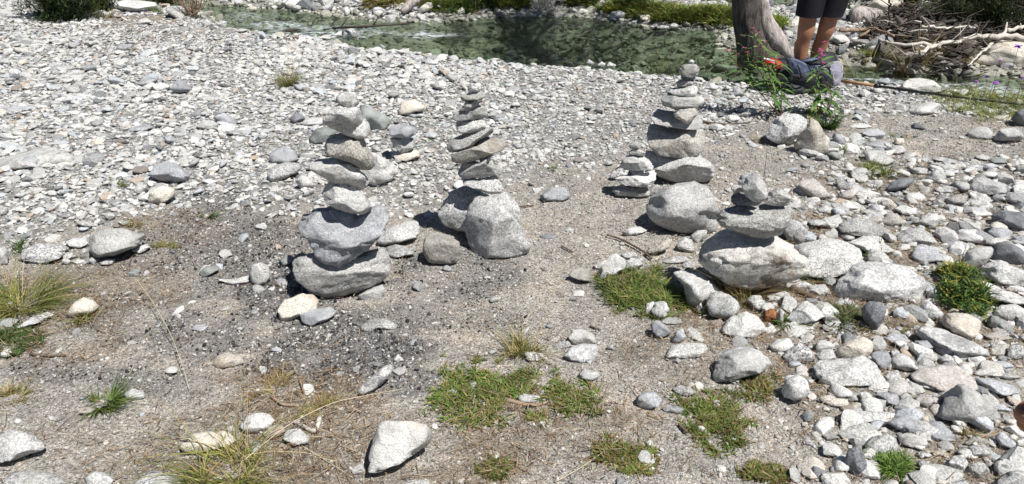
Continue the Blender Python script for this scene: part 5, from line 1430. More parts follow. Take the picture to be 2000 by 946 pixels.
mat_plant(1610, 555, 70, 24, 500, [(0.06, 0.11, 0.03), (0.20, 0.07, 0.04), (0.16, 0.10, 0.05)], 'reddish green creeping plant right of the massive cairn rock', h=.03, lw=.010)
mat_plant(1580, 222, 70, 22, 500, YEL + DRY[:1], 'yellow mossy patch behind the boulder under the flowers', h=.03)
mat_plant(1830, 448, 90, 14, 300, YEL + GREEN[:1], 'thin mossy strip in the right field', h=.025)

# far bank greenery (each clump a plant of its own)
FBP = [(1235, 30, 130, 46, 'long low greenery at the left part of the far bank', YEL + GREEN[:2]), (1340, 42, 150, 34, 'yellow-green ground plants on the far bank in the middle', YEL + GREEN[:2]), (1405, 44, 80, 36, 'yellow-green ground plants next to the tree trunk', YEL + GREEN),
       (1190, 35, 30, 14, 'bright yellow clump at the water line', [(0.38, 0.33, 0.04), (0.28, 0.27, 0.05)]), (850, 22, 80, 16, 'green grass on the stony far bank, left part', GREEN + YEL), (910, 20, 100, 22, 'dense green bush by the white log', GREEN[:3]), (980, 10, 110, 12, 'green grass right of the white log', GREEN + YEL),
       (1130, 12, 70, 14, 'green and yellow grass at the top edge', YEL + GREEN), (1660, 10, 60, 18, 'green moss right of the shorts', YEL + GREEN), (1795, 18, 40, 16, 'bright green moss at the pale top rock', GREEN), (1522, 52, 30, 18, 'round bright yellow-green moss cushion beside the root', [(0.20, 0.26, 0.03), (0.14, 0.2, 0.03)]),
       (750, 6, 60, 10, 'dry yellow grass at the top edge', YEL + DRY), (1290, 34, 90, 20, 'bushy green plants above the overhanging rock', YEL + GREEN), (1385, 36, 110, 22, 'green ground plants before the brown back channel', YEL + GREEN), (1215, 20, 70, 20, 'tall green grass on the left end of the green bank', GREEN)]
for (px, py, w, h, lab, pal) in FBP:
    mat_plant(px, py, w * 1.15, h * 1.3, int(44 * w), pal, lab, h=.10, lw=.013, hmax=.06, group='greenery of the far bank')
mat_plant(1245, 14, 44, 12, 800, [(0.06, 0.11, 0.05), (0.08, 0.13, 0.06)], 'dark bluish green bush on the far bank', h=.14, lw=.012, hmax=.16, name='low_bush', cat='bush', group='greenery of the far bank')
# near bank grass strip beside the rapids
mat_plant(1700, 152, 130, 20, 1500, GREEN + YEL + DRY[:1], 'green bank grass right of the backpack', h=.12, lw=.004, group='bank grass by the rapids', name='bank_grass', cat='grass')
mat_plant(1930, 192, 210, 34, 3200, GREEN + YEL + YEL, 'green bank grass beyond the rod at the right edge', h=.13, lw=.004, group='bank grass by the rapids', name='bank_grass', cat='grass')
mat_plant(2120, 215, 220, 34, 1500, GREEN + YEL, 'bank grass continuing past the right edge', h=.13, lw=.004, group='bank grass by the rapids', name='bank_grass', cat='grass')

# ------------------------------------------------------------------ litter: needles and dry stems lying about
n = 210000
x, y, m = scatter(n, (-3.2, 4.6), (1.4, 5.0), lambda m: np.clip(.95 * m['lit'] + .08, 0, 1) * (1 - .9 * m['bar']) * (m['river'] < -.05))
k = len(x)
a = RNG.uniform(0, 6.283, k)
d = np.stack([np.cos(a), np.sin(a), RNG.normal(.05, .12, k)], 1)
L = RNG.uniform(.012, .07, k)
V, F, C = blades(np.stack([x, y, ground_z(x, y) + RNG.uniform(.001, .018, k)], 1), d, L, RNG.uniform(.0012, .0030, k), RNG.uniform(0, .12, k), 1,
                 pick_cols([(0.30, 0.19, 0.10), (0.38, 0.27, 0.16), (0.20, 0.12, 0.07), (0.46, 0.37, 0.25), (0.13, 0.09, 0.06), (0.30, 0.27, 0.23)], k, .3))
tag(mesh_obj('needle_litter', V, F, m_leaf, col=C), 'brown needles and dry stems littering the sand', 'litter', kind='stuff')
print('needles', k)

# ------------------------------------------------------------------ long straw stalks lying or arching
m_straw = simple_mat('straw', (0.58, 0.49, 0.34), .7, .2, 40, 0)
m_twig = simple_mat('dark_twig', (0.13, 0.095, 0.07), .85, .4, 60, .4)
m_drift = simple_mat('bleached_driftwood', (0.50, 0.46, 0.41), .8, .35, 8, .6, stretch=(3, 3, 3))
m_brownwood = simple_mat('brown_dead_wood', (0.26, 0.19, 0.14), .85, .45, 25, .6)
m_darkwood = simple_mat('dark_dead_wood', (0.07, 0.058, 0.05), .9, .45, 25, .6)

def ground_stick(pts, r0, r1, mat, name, label, cat, group=None, lift=0.008, lifts=None, sides=6, twigs=(), wob=.15):
    W = []
    for i, (a_, b_) in enumerate(pts):
        g = on_ground(a_, b_)
        l = lifts[i] if lifts else lift
        if l > 0.03:                       # a raised point is met higher up the same sight line
            g = at_z(a_, b_, gz(g[0], g[1]) + l)
        else:
            g = g + np.array([0, 0, l])
        W.append(g)
    P = smooth_path(W, max(6, len(W) * 4))
    q = tube(P, np.linspace(r0, r1, len(P)), sides, wob, int(pts[0][0]))
    parts = [q]
    for (i, dx, dy, dz, r) in twigs:
        s = P[int(i * (len(P) - 1))]
        parts.append(tube([s, s + np.array([dx, dy, dz]) * .5 + [0, 0, .01], s + np.array([dx, dy, dz])], [r, r * .8, r * .3], 5, .1, 3))
    V, F = join(parts)
    o = mesh_obj(name, V, F, mat, loc=P[0])
    return tag(o, label, cat, group)

SG = 'straw stalks lying on the sand'
ground_stick([(262, 540), (300, 592), (335, 655), (362, 735), (372, 770)], .0012, .0008, m_straw, 'straw_stalk', 'long thin straw stalk crossing the ashy ground on the left', 'stalk', SG, lifts=[.06, .06, .05, .03, .02])
ground_stick([(470, 905), (560, 830), (650, 785), (730, 770), (800, 768)], .0011, .0007, m_straw, 'straw_stalk', 'long straw stalk leaning right from the biggest tuft', 'stalk', SG, lifts=[.04, .09, .10, .06, .02])
ground_stick([(1085, 946), (1140, 915), (1190, 878), (1222, 850), (1240, 828)], .0011, .0007, m_straw, 'straw_stalk', 'straw stalk lying across the brownish mat at the bottom', 'stalk', SG)
ground_stick([(1018, 640), (1040, 605), (1058, 565)], .0011, .0008, m_straw, 'straw_stalk', 'short pale stalk rising from the loose tuft', 'stalk', SG, lifts=[.0, .05, .12])
ground_stick([(590, 875), (640, 905), (690, 938)], .0011, .0008, m_straw, 'straw_stalk', 'straw stalk running down to the bottom edge', 'stalk', SG)
ground_stick([(-10, 440), (20, 500), (50, 560)], .0013, .0008, m_straw, 'straw_stalk', 'pale stalk rising from the large left tuft', 'stalk', SG, lifts=[.30, .16, .02])
ground_stick([(1665, 350), (1690, 338), (1715, 322), (1720, 345)], .0011, .0007, m_straw, 'straw_stalk', 'thick bent straw over the tuft in the right field', 'stalk', SG, lifts=[.03, .05, .06, .02])
ground_stick([(1185, 464), (1208, 470), (1232, 482), (1255, 495), (1272, 510)], .004, .005, m_twig, 'dead_twig', 'long curved dark twig on the sand before the boulders', 'twig', 'dead twigs on the ground', lift=.012)
ground_stick([(1097, 484), (1120, 496)], .004, .003, m_twig, 'dead_twig', 'short dark twig right of the middle cairn boulder', 'twig', 'dead twigs on the ground')
ground_stick([(1152, 640), (1172, 648)], .004, .003, m_twig, 'dead_twig', 'tiny dark twig above the white pair', 'twig', 'dead twigs on the ground')
ground_stick([(990, 785), (1020, 794), (1050, 796), (1068, 790)], .007, .004, m_brownwood, 'dead_twig', 'reddish brown twig left of the small green mat', 'twig', 'dead twigs on the ground', twigs=[(.6, -.01, -.03, .01, .003)])
ground_stick([(588, 745), (594, 768)], .007, .005, m_brownwood, 'dead_twig', 'stubby pinkish twig in the charcoal', 'twig', 'dead twigs on the ground')
ground_stick([(530, 778), (552, 795), (585, 797)], .005, .004, m_brownwood, 'dead_twig', 'bent brown twig below the dry tan tuft', 'twig', 'dead twigs on the ground')
ground_stick([(625, 820), (618, 850), (575, 828)], .008, .005, m_drift, 'dead_twig', 'forked grey stick beside the rounded speckled stones', 'twig', 'dead twigs on the ground')
ground_stick([(60, 695), (95, 700), (130, 697)], .004, .003, m_twig, 'dead_twig', 'dark twig below the leafy mat at the left edge', 'twig', 'dead twigs on the ground')
ground_stick([(1545, 568), (1565, 578), (1590, 590)], .013, .011, m_twig, 'dead_twig', 'thick dark stick under the massive cairn rock', 'twig', 'dead twigs on the ground', lift=.014)
ground_stick([(1540, 385), (1552, 362), (1575, 340)], .004, .002, m_brownwood, 'dead_twig', 'bent dry stalk right of the low cairn', 'twig', 'dead twigs on the ground', lifts=[.0, .06, .10])
ground_stick([(1325, 832), (1340, 848)], .004, .004, m_twig, 'dead_twig', 'small dark stick beside the mixed green mat', 'twig', 'dead twigs on the ground')
ground_stick([(965, 402), (1000, 408), (1042, 404)], .005, .003, m_twig, 'dead_twig', 'thin dark twig on the gravel behind the middle cairn boulder', 'twig', 'dead twigs on the ground')
ground_stick([(1370, 240), (1420, 246), (1480, 240)], .006, .004, m_twig, 'dead_twig', 'dark twig lying right of the tall right cairn', 'twig', 'dead twigs on the ground')
ground_stick([(1492, 345), (1498, 300)], .002, .001, m_twig, 'dead_twig', 'thin upright dead stalk behind the low cairn', 'twig', 'dead twigs on the ground', lifts=[0, .14])
# fallen branch lying across the stream, upper middle
ground_stick([(560, 60), (620, 56), (680, 54), (740, 50), (800, 46)], .018, .010, m_darkwood, 'fallen_branch', 'dark bare fallen branch with side twigs across the rapids', 'branch', 'branches at the stream', lift=-.0,
             lifts=[.06, .10, .13, .14, .12], twigs=[(.3, .10, .05, .13, .007), (.42, .12, .05, .15, .007), (.52, .16, .06, .18, .008), (.62, .15, .05, .15, .007), (.75, .12, .06, .12, .006), (.9, .1, .05, .12, .006)])

# ------------------------------------------------------------------ juniper shrubs
def shrub(px, py, wpx, hgt, n, pal, label, name='juniper_shrub', nb=26, depth=.7, group='dark shrubs', lw=.008, ll=.05):
    p = on_ground(px, py)
    t = (p - CP) @ FV
    rx = wpx / 2 / FPX * t
    ry = rx * depth
    root = empty(name, p)
    tag(root, label, 'shrub', group)
    P0 = []; parts = []
    for k in range(nb):
        a = RNG.uniform(0, 6.283); el = RNG.uniform(.15, 1.3)
        tip = p + np.array([math.cos(a) * rx * math.cos(el) * RNG.uniform(.6, 1.1), math.sin(a) * ry * math.cos(el) * RNG.uniform(.6, 1.1), hgt * math.sin(el) * RNG.uniform(.6, 1.1)])
        s = p + np.array([math.cos(a) * rx * .15, math.sin(a) * ry * .15, 0])
        mid = (s + tip) / 2 + np.array([0, 0, -.05 * hgt])
        pts = smooth_path([s, mid, tip], 7)
        parts.append(tube(pts, np.linspace(.012, .003, 7), 5, .1, k))
        for j in range(14):
            q = pts[RNG.integers(2, 7)] + RNG.normal(0, .13 * min(rx, hgt), 3)
            P0.append(q)
    V, F = join(parts)
    mesh_obj('branches', V, F, m_darkwood, root)
    P0 = np.array(P0); P0[:, 2] = np.maximum(P0[:, 2], p[2] + .02)
    idx = RNG.integers(0, len(P0), n)
    base = P0[idx] + RNG.normal(0, .028, (n, 3))
    d = RNG.normal(0, 1, (n, 3)) + (base - p) * .8 + [0, 0, .3]; d /= np.linalg.norm(d, axis=1)[:, None]
    c = pick_cols(pal, n, .35) * (1 + .3 * vnoise(base * 6, 5)[:, None])
    V, F, C = blades(base, d, RNG.uniform(.4, 1.1, n) * ll, np.full(n, lw) * RNG.uniform(.6, 1.2, n), np.full(n, .2), 1, np.clip(c, 0, 1))
    mesh_obj('foliage', V, F, m_leaf, root, col=C)
    return root

JUN = [(0.022, 0.042, 0.014), (0.035, 0.06, 0.018), (0.05, 0.075, 0.02), (0.03, 0.04, 0.02)]
shrub(110, 38, 180, .42, 15000, JUN, 'dark green juniper shrub at the top left corner', nb=34)
shrub(195, 20, 80, .36, 4000, JUN + YEL[2:], 'smaller yellowish juniper at the right of the top left shrub')
shrub(330, -2, 110, .40, 3500, JUN + DRY[1:2], 'dark bush behind the white outcrop at the top left')
shrub(1925, 48, 230, .42, 15000, JUN + [(0.06, 0.05, 0.035)], 'big dark twiggy conifer bush at the top right corner', nb=44)
shrub(1770, 22, 100, .40, 3500, JUN, 'dark bush at the top edge left of the big twiggy one', nb=20)
shrub(1990, 20, 160, 1.3, 7000, JUN, 'tall dark conifer bush at the top right, added behind the twiggy one for shade', nb=24)  # added bush, tall so that it shades the driftwood heap
shrub(2120, 85, 200, 1.5, 9000, JUN, 'dark conifer bush past the right edge, added to shade the driftwood', nb=26)  # unseen bush put in for dappled shade on heap and rapids
# bare twiggy bushes at the stream, top left
def bare_bush(px, py, hgt, n, label, mat, spread=.5):
    p = on_ground(px, py)
    parts = []
    for k in range(n):
        a = RNG.uniform(0, 6.283)
        tip = p + np.array([math.cos(a) * hgt * spread, math.sin(a) * hgt * spread * .6, hgt * RNG.uniform(.5, 1.1)])
        pts = smooth_path([p + RNG.normal(0, .02, 3) * [1, 1, 0], (p + tip) / 2 + RNG.normal(0, .04, 3), tip], 7)
        parts.append(tube(pts, np.linspace(.007, .002, 7), 4, .1, k))
        for j in range(3):
            s = pts[RNG.integers(2, 6)]
            parts.append(tube([s, s + RNG.normal(0, .05, 3) + [0, 0, .04]], [.003, .0015], 4))
    V, F = join(parts)
    return tag(mesh_obj('bare_shrub', V, F, mat, loc=p), label, 'shrub', 'bare shrubs at the stream')
bare_bush(378, 34, .30, 26, 'bare grey-brown twigs at the stream edge, top left', m_brownwood)
bare_bush(1060, 28, .30, 34, 'bare grey twiggy shrub on the far bank', m_drift)
bare_bush(940, 42, .12, 30, 'low tangle of bare twigs at the far water line', m_brownwood, 1.4)

# ------------------------------------------------------------------ flowering willowherb plants
m_fl = attr_mat('flower_petals', 0.6, 0.3)
def leaf_mesh(L, w):
    seg = 5
    V = []; F = []
    for i in range(seg + 1):
        t_ = i / seg
        ww = w * math.sin(math.pi * min(1, t_ * .92 + .06)) ** .8 * .5
        z = -.35 * L * t_ ** 2
        V += [(t_ * L, -ww, z + ww * .35), (t_ * L, 0, z), (t_ * L, ww, z + ww * .35)]
    for i in range(seg):
        b_ = i * 3
        F += [(b_, b_ + 1, b_ + 4, b_ + 3), (b_ + 1, b_ + 2, b_ + 5, b_ + 4)]
    return V, F

leaf_data = []
for k, c in enumerate([(0.075, 0.15, 0.03), (0.055, 0.115, 0.028), (0.11, 0.19, 0.045)]):
    lm = simple_mat('willowherb_leaf', c, .6, .25, 30, 0)
    V, F = leaf_mesh(.13, .017)
    o_ = mesh_obj('leaf', V, F, lm, link=False)
    leaf_data.append(o_.data); bpy.data.objects.remove(o_)
m_stem = simple_mat('reddish_stem', (0.20, 0.10, 0.05), .7, .3, 30, 0)

def willowherb(stems, label, fl, name='willowherb'):
    p0 = on_ground(*stems[0][0][0])
    root = empty(name, p0)
    tag(root, label, 'flower', 'pink flowering plants behind the boulder')
    nl = 0
    for pts, leaf_from, nleaf, nflow in stems:
        g = on_ground(*pts[0])
        W = [g] + [at_y(a_, b_, g[1]) + [0, RNG.normal(0, .02), 0] for a_, b_ in pts[1:]]
        P = smooth_path(W, 14)
        V, F = tube(P, np.linspace(.004, .0018, 14), 6)
        mesh_obj('stem', V, F, m_stem, root)
        for k in range(nleaf):
            t_ = leaf_from + (.93 - leaf_from) * (k + .5) / nleaf
            s = np.array([np.interp(t_ * 13, np.arange(14), P[:, j]) for j in range(3)])
            o = bpy.data.objects.new('leaf', leaf_data[RNG.integers(0, 3)])
            COL.objects.link(o); o.parent = root
            o.location = Vector(s - p0)
            sc = RNG.uniform(.55, 1.15) * (1.1 - .3 * t_)
            o.scale = (sc, sc, sc)
            o.rotation_euler = (RNG.normal(0, .3), RNG.uniform(-.75, .25), k * 2.4 + RNG.normal(0, .3))
            nl += 1
        for k in range(nflow):
            t_ = .80 + .24 * k / max(1, nflow)
            s = np.array([np.interp(min(t_, 1) * 13, np.arange(14), P[:, j]) for j in range(3)]) + [0, 0, .02 * (k % 3)]
            n_ = 12
            a = RNG.uniform(0, 6.28, n_)
            d = np.stack([np.cos(a), np.sin(a), RNG.uniform(-.2, 1, n_)], 1); d /= np.linalg.norm(d, axis=1)[:, None]
            off = RNG.normal(0, .013, 3)
            V, F, C = blades(np.tile(s + off, (n_, 1)), d, np.full(n_, .018), np.full(n_, .011), np.full(n_, .2), 2, pick_cols(fl, n_, .2))
            mesh_obj('flower', V, F, m_fl, root, col=C)
    return root

PINK = [(0.45, 0.17, 0.25), (0.38, 0.12, 0.20), (0.50, 0.28, 0.28)]
willowherb([([(1518, 228), (1508, 190), (1502, 150), (1492, 100), (1468, 62)], .2, 46, 4), ([(1530, 222), (1512, 195), (1490, 150), (1462, 105), (1440, 82)], .3, 34, 3),
            ([(1524, 226), (1524, 180), (1518, 140), (1512, 105)], .2, 38, 0), ([(1522, 226), (1500, 200), (1470, 165), (1445, 130), (1418, 100)], .35, 34, 4)],
           'tall leafy plant with fading pink flowers left of the backpack', PINK)
willowherb([([(1605, 226), (1602, 190), (1600, 150), (1602, 118), (1600, 92)], .15, 34, 6), ([(1612, 228), (1622, 190), (1616, 160)], .15, 24, 0), ([(1598, 226), (1590, 185), (1585, 155)], .2, 20, 0)],
           'leafy plant with a magenta flower spike in front of the backpack', [(0.60, 0.10, 0.35), (0.5, 0.08, 0.3), (0.68, 0.25, 0.42)])

# purple bellflowers on the bank at the right and pink ones by the pool
def small_flower(px, py, hgt, label, pal, n=16, sz=.018):
    g = on_ground(px, py)
    top = g + np.array([RNG.normal(0, .01), 0, hgt])
    root = empty('wild_flower', g); tag(root, label, 'flower', 'small wild flowers on the bank')
    V, F = tube(smooth_path([g, (g + top) / 2 + [.01, 0, 0], top], 5), np.linspace(.0025, .0015, 5), 4)
    mesh_obj('stem', V, F, m_stem, root)
    a = RNG.uniform(0, 6.28, n)
    d = np.stack([np.cos(a), np.sin(a), RNG.uniform(-.3, .8, n)], 1); d /= np.linalg.norm(d, axis=1)[:, None]
    V, F, C = blades(np.tile(top, (n, 1)), d, np.full(n, sz), np.full(n, sz * .7), np.full(n, .2), 2, pick_cols(pal, n, .2))
    mesh_obj('flower_head', V, F, m_fl, root, col=C)
PUR = [(0.36, 0.12, 0.55), (0.28, 0.10, 0.50), (0.45, 0.22, 0.62)]
small_flower(1930, 190, .26, 'violet flower head left of the huge rock foot', PUR)
small_flower(1958, 196, .36, 'topmost violet flower before the huge rock', PUR, 24, .026)
small_flower(1962, 190, .22, 'violet flower just under the topmost one', PUR)
small_flower(1902, 186, .10, 'leftmost of the low violet flowers by the rapids', PUR)
small_flower(1920, 190, .14, 'middle of the low violet flowers by the rapids', PUR, 18, .022)
small_flower(1932, 196, .12, 'right one of the low violet flowers by the rapids', PUR, 18, .02)
small_flower(1998, 208, .36, 'violet flower cut by the right edge', PUR, 18, .022)
small_flower(1982, 205, .18, 'faint violet flower low at the right edge', PUR)
small_flower(1281, 142, .20, 'pink flower on a thin stalk above the pool edge', [(0.5, 0.12, 0.24)], 14, .013)
small_flower(1272, 136, .05, 'bright magenta flower low at the pool edge', [(0.65, 0.06, 0.45)], 18, .02)

# ------------------------------------------------------------------ the tree at the stream
def bark_mat(name, c1, c2, scale):
    m, nt, b = new_mat(name)
    tc = node(nt, 'ShaderNodeTexCoord')
    mp = node(nt, 'ShaderNodeMapping'); mp.inputs['Scale'].default_value = scale
    nt.links.new(tc.outputs['Object'], mp.inputs[0])
    n = noise(nt, mp.outputs[0], 1.0, 6, 0.7)
    r = ramp(nt, [(0.36, c1), (0.62, c2)]); nt.links.new(n, r.inputs[0])
    nt.links.new(r.outputs[0], b.inputs['Base Color']); b.inputs['Roughness'].default_value = .92
    bp = node(nt, 'ShaderNodeBump', Strength=1.0, Distance=0.03); nt.links.new(n, bp.inputs['Height']); nt.links.new(bp.outputs[0], b.inputs['Normal'])
    return m
m_bark = bark_mat('furrowed_bark', (0.035, 0.03, 0.028), (0.17, 0.15, 0.135), (38, 38, 7))
m_bare = bark_mat('bare_weathered_wood', (0.20, 0.165, 0.15), (0.56, 0.51, 0.49), (26, 26, 5))
m_need = attr_mat('needles', .7, .1)

ty = at_z(1470, 112, -.04)[1]
def tpt(px, py): return at_y(px, py, ty)
tree = empty('riverside_tree', at_z(1478, 116, -.06))
tag(tree, 'leaning tree trunk with a bare weathered side standing at the pool', 'tree')
zz = [tpt(1480, 122), tpt(1474, 90), tpt(1466, 50), tpt(1460, 5)]
up = zz[-1] + np.array([-.10, .05, .9]); up2 = up + np.array([-.05, .1, 1.6]); up3 = up2 + np.array([.0, .1, 2.6])
P = smooth_path(zz + [up, up2, up3], 46)
def trad(z): return np.interp(z, [-.1, .1, .35, .7, 1.6, 3, 5.5], [.175, .145, .125, .122, .12, .10, .03])
V, F = tube(P, [trad(q[2]) for q in P], 30, 0)
a_ = np.arctan2(V[:, 1] - ty, V[:, 0] - P[0, 0])
V[:, :2] += (np.stack([np.cos(a_), np.sin(a_)], 1) * (0.014 * fbm(V * np.array([24, 24, 4]), 3, 3) + .012 * fbm(V * 5, 2, 6))[:, None])
mesh_obj('trunk', V, F, m_bark, tree)
# bare sun-bleached side running down into a spreading root
q = [tpt(1487, -4), tpt(1487, 25), tpt(1492, 48), tpt(1506, 72), tpt(1528, 96), tpt(1546, 112)]
q = [v + np.array([0, -.045, 0]) for v in q]
P2 = smooth_path(q, 20)
V, F = tube(P2, np.interp(np.arange(20), [0, 6, 12, 19], [.055, .088, .105, .04]), 26, 0, flat=.8)
V += (0.016 * fbm(V * np.array([20, 20, 5]), 3, 8))[:, None] * np.array([1, .6, .3])
mesh_obj('bare_root', V, F, m_bare, tree)
q = [tpt(1470, 96) + [0, -.06, 0], tpt(1500, 108) + [0, -.12, 0], tpt(1530, 118) + [0, -.18, 0]]
V, F = tube(smooth_path(q, 10), np.linspace(.09, .03, 10), 16, .15, 4)
mesh_obj('root', V, F, m_bark, tree)
# boughs and needle crown above the picture
parts = []; C0 = []
for k in range(44):
    z0 = RNG.uniform(2.2, 5.2)
    s = np.array([np.interp(z0, P[:, 2], P[:, j]) for j in range(2)] + [z0])
    a = RNG.uniform(0, 6.28); L = (1.25 - .17 * (z0 - 2)) * RNG.uniform(.7, 1.1)
    e = s + np.array([math.cos(a) * L, math.sin(a) * L, -.1 * L])
    parts.append(tube(smooth_path([s, (s + e) / 2 + [0, 0, .08], e], 6), np.linspace(.022, .005, 6), 5))
    for j in range(16):
        C0.append(s + (e - s) * RNG.uniform(.25, 1) + RNG.normal(0, .09, 3))
V, F = join(parts); mesh_obj('boughs', V, F, m_bark, tree)
C0 = np.array(C0); n = 8000
base = C0[RNG.integers(0, len(C0), n)] + RNG.normal(0, .06, (n, 3))
d = RNG.normal(0, 1, (n, 3)); d /= np.linalg.norm(d, axis=1)[:, None]
V, F, C = blades(base, d, RNG.uniform(.03, .07, n), np.full(n, .012), np.full(n, .2), 1, pick_cols([(0.05, 0.09, 0.025), (0.07, 0.12, 0.03)], n, .3))
mesh_obj('crown', V, F, m_need, tree, col=C)

# white log lying on the far bank
P = smooth_path([on_ground(786, 33) + [0, 0, .05], on_ground(806, 19) + [0, 0, .08], on_ground(845, 6) + [0, 0, .11], on_ground(930, -6) + [0, 0, .13]], 16)
V, F = tube(P, np.linspace(.035, .12, 16), 16, .08, 3)
tag(mesh_obj('driftwood_log', V, F, m_bare, loc=P[0]), 'broad pale driftwood log lying on the stony far bank', 'log', 'driftwood at the stream')
P = smooth_path([on_ground(1660, 44) + [0, 0, .06], on_ground(1716, 46) + [0, 0, .07]], 8)
V, F = tube(P, [.07, .085, .09, .09, .085, .08, .075, .06], 14, .12, 5)
tag(mesh_obj('driftwood_log', V, F, m_bare, loc=P[0]), 'short grey log beyond the shallow water right of the legs', 'log', 'driftwood at the stream')

# ------------------------------------------------------------------ driftwood heap at the right
def branch(pts, z, r0, r1, mat, label, twigs=0, sides=8):
    if max(z) > .62:      # standing pieces keep the distance of their foot
        y0 = (on_ground(*pts[-1]) if z[-1] < z[0] else on_ground(*pts[0]))[1]
        W = [at_y(a_, b_, y0) for a_, b_ in pts]
    else:
        W = [on_ground(a_, b_ + 5) for a_, b_ in pts]          # lying on the heap
        W = [at_y(a_, b_, w_[1] - .28) for (a_, b_), w_ in zip(pts, W)]
    P = smooth_path(W, max(8, 4 * len(W)))
    P[1:-1] += RNG.normal(0, .007, (len(P) - 2, 3))
    parts = [tube(P, .92 * np.linspace(r0, r1, len(P)), sides, .18, int(pts[0][0]))]
    for k in range(twigs):
        s = P[RNG.integers(2, len(P) - 1)]
        d = RNG.normal(0, .10, 3); d[2] = abs(d[2]) * .8
        parts.append(tube([s, s + d * .5 + RNG.normal(0, .01, 3), s + d], [r1 * .7, r1 * .5, r1 * .25], 5))
    V, F = join(parts)
    return tag(mesh_obj('driftwood_branch', V, F, mat, loc=P[0]), label, 'branch', 'driftwood heap beyond the rapids')
branch([(2040, 82), (1960, 70), (1930, 72)], [.46, .46, .45], .032, .024, m_drift, 'thick bleached driftwood trunk at the right edge of the heap', 2, 10)
branch([(1930, 70), (1880, 78), (1825, 88), (1780, 84), (1740, 86), (1708, 74)], [.46, .47, .48, .48, .47, .45], .022, .008, m_drift, 'long bleached branch lying across the heap', 5)
branch([(1826, 89), (1795, 105), (1770, 117), (1743, 123)], [.47, .40, .36, .33], .019, .006, m_drift, 'pale branch curving down towards the water', 2)
branch([(1805, -10), (1792, 22), (1777, 40)], [.85, .65, .50], .022, .014, m_drift, 'straight pale branch sticking up at the top edge', 0)
branch([(1738, 46), (1785, 45), (1800, 44)], [.46, .47, .47], .012, .010, m_drift, 'short pale branch behind the heap', 1)
branch([(1938, 84), (1910, 110), (1890, 128)], [.45, .38, .30], .014, .006, m_drift, 'knobbly pale branch leaning against the huge rock', 2)
branch([(1675, 18), (1700, 45), (1720, 76)], [.62, .50, .40], .009, .006, m_darkwood, 'dark leaning branch between legs and heap', 2)
branch([(1738, -10), (1738, 30), (1739, 60)], [.95, .7, .48], .011, .008, m_darkwood, 'upright dark dead stem at the top edge', 6)
branch([(1768, -10), (1776, 15), (1788, 36)], [.9, .7, .5], .010, .007, m_darkwood, 'dark slanting dead stem right of the upright one', 4)
branch([(1680, 70), (1720, 52), (1760, 60)], [.40, .46, .44], .013, .008, m_brownwood, 'brown branch at the left end of the heap', 3)
branch([(1800, 52), (1840, 55), (1880, 52), (1905, 55)], [.48, .50, .50, .48], .015, .010, m_drift, 'pale flat branch in the middle of the heap', 2)
branch([(1950, 38), (1965, 30), (1974, 16)], [.60, .66, .78], .014, .006, m_drift, 'forked white branch in the dark bush', 3)
branch([(1970, 62), (2005, 48), (2040, 46)], [.50, .58, .60], .02, .014, m_drift, 'grey branch rising to the right edge', 3)
branch([(1640, 60), (1700, 56), (1745, 70)], [.2, .26, .34], .022, .012, m_brownwood, 'brown branch lying by the shallow water', 3)
branch([(1812, 36), (1850, 22), (1900, 6), (1940, -8)], [.55, .66, .8, .95], .02, .010, m_darkwood, 'dark bough rising through the bush', 8)
branch([(1790, 6), (1850, 10), (1900, 14)], [.55, .56, .56], .018, .012, m_brownwood, 'brown log behind the bush at the top edge', 4)

# rubble of the undercut bank under the heap, uncountable slabs and twigs
hp = []
x = RNG.uniform(3.0, 7.2, 9000); y = RNG.uniform(5.6, 9.2, 9000)
ins = sdist(x, y, debris_poly)
k = (ins > -.12) & (ins < 1.4); x, y, ins = x[k], y[k], ins[k]
s = np.clip(RNG.lognormal(math.log(.034), .5, len(x)), .014, .10)
m_slab = lib_mat('bank_rubble', [(0, (0.04, 0.035, 0.03)), (.5, (0.10, 0.09, 0.08)), (.85, (0.20, 0.185, 0.17)), (1, (0.42, 0.40, 0.37))], .45)
c_slab = make_lib('rubble_shape', m_slab, 6, 0.30, 2, 222)
rr = rots(len(x), .35); rr[:, 0] += .3; rr[:, 2] = RNG.normal(2.2, .5, len(x))
instance_stuff('bank_rubble', np.stack([x, y, ground_z(x, y) + s * .3], 1), rr, np.stack([s * 1.5, s, s], 1), c_slab, 'dark grey slabs and rubble of the undercut bank under the driftwood', 'rubble')
n = 1500
k = RNG.integers(0, len(x), n)
parts = []
b0 = np.stack([x[k], y[k], ground_z(x[k], y[k]) + RNG.uniform(.0, .12, n)], 1)
for i in range(n):
    a = RNG.normal(.3, .9); L = RNG.uniform(.08, .35)
    e = b0[i] + np.array([math.cos(a) * L, math.sin(a) * L * .7, RNG.normal(.02, .06)])
    parts.append(tube([b0[i], (b0[i] + e) / 2 + RNG.normal(0, .02, 3), e], [.006, .005, .002], 4))
V, F = join(parts)
tag(mesh_obj('twig_tangle', V, F, m_darkwood), 'tangle of thin dead twigs over the driftwood heap', 'twigs', kind='stuff')

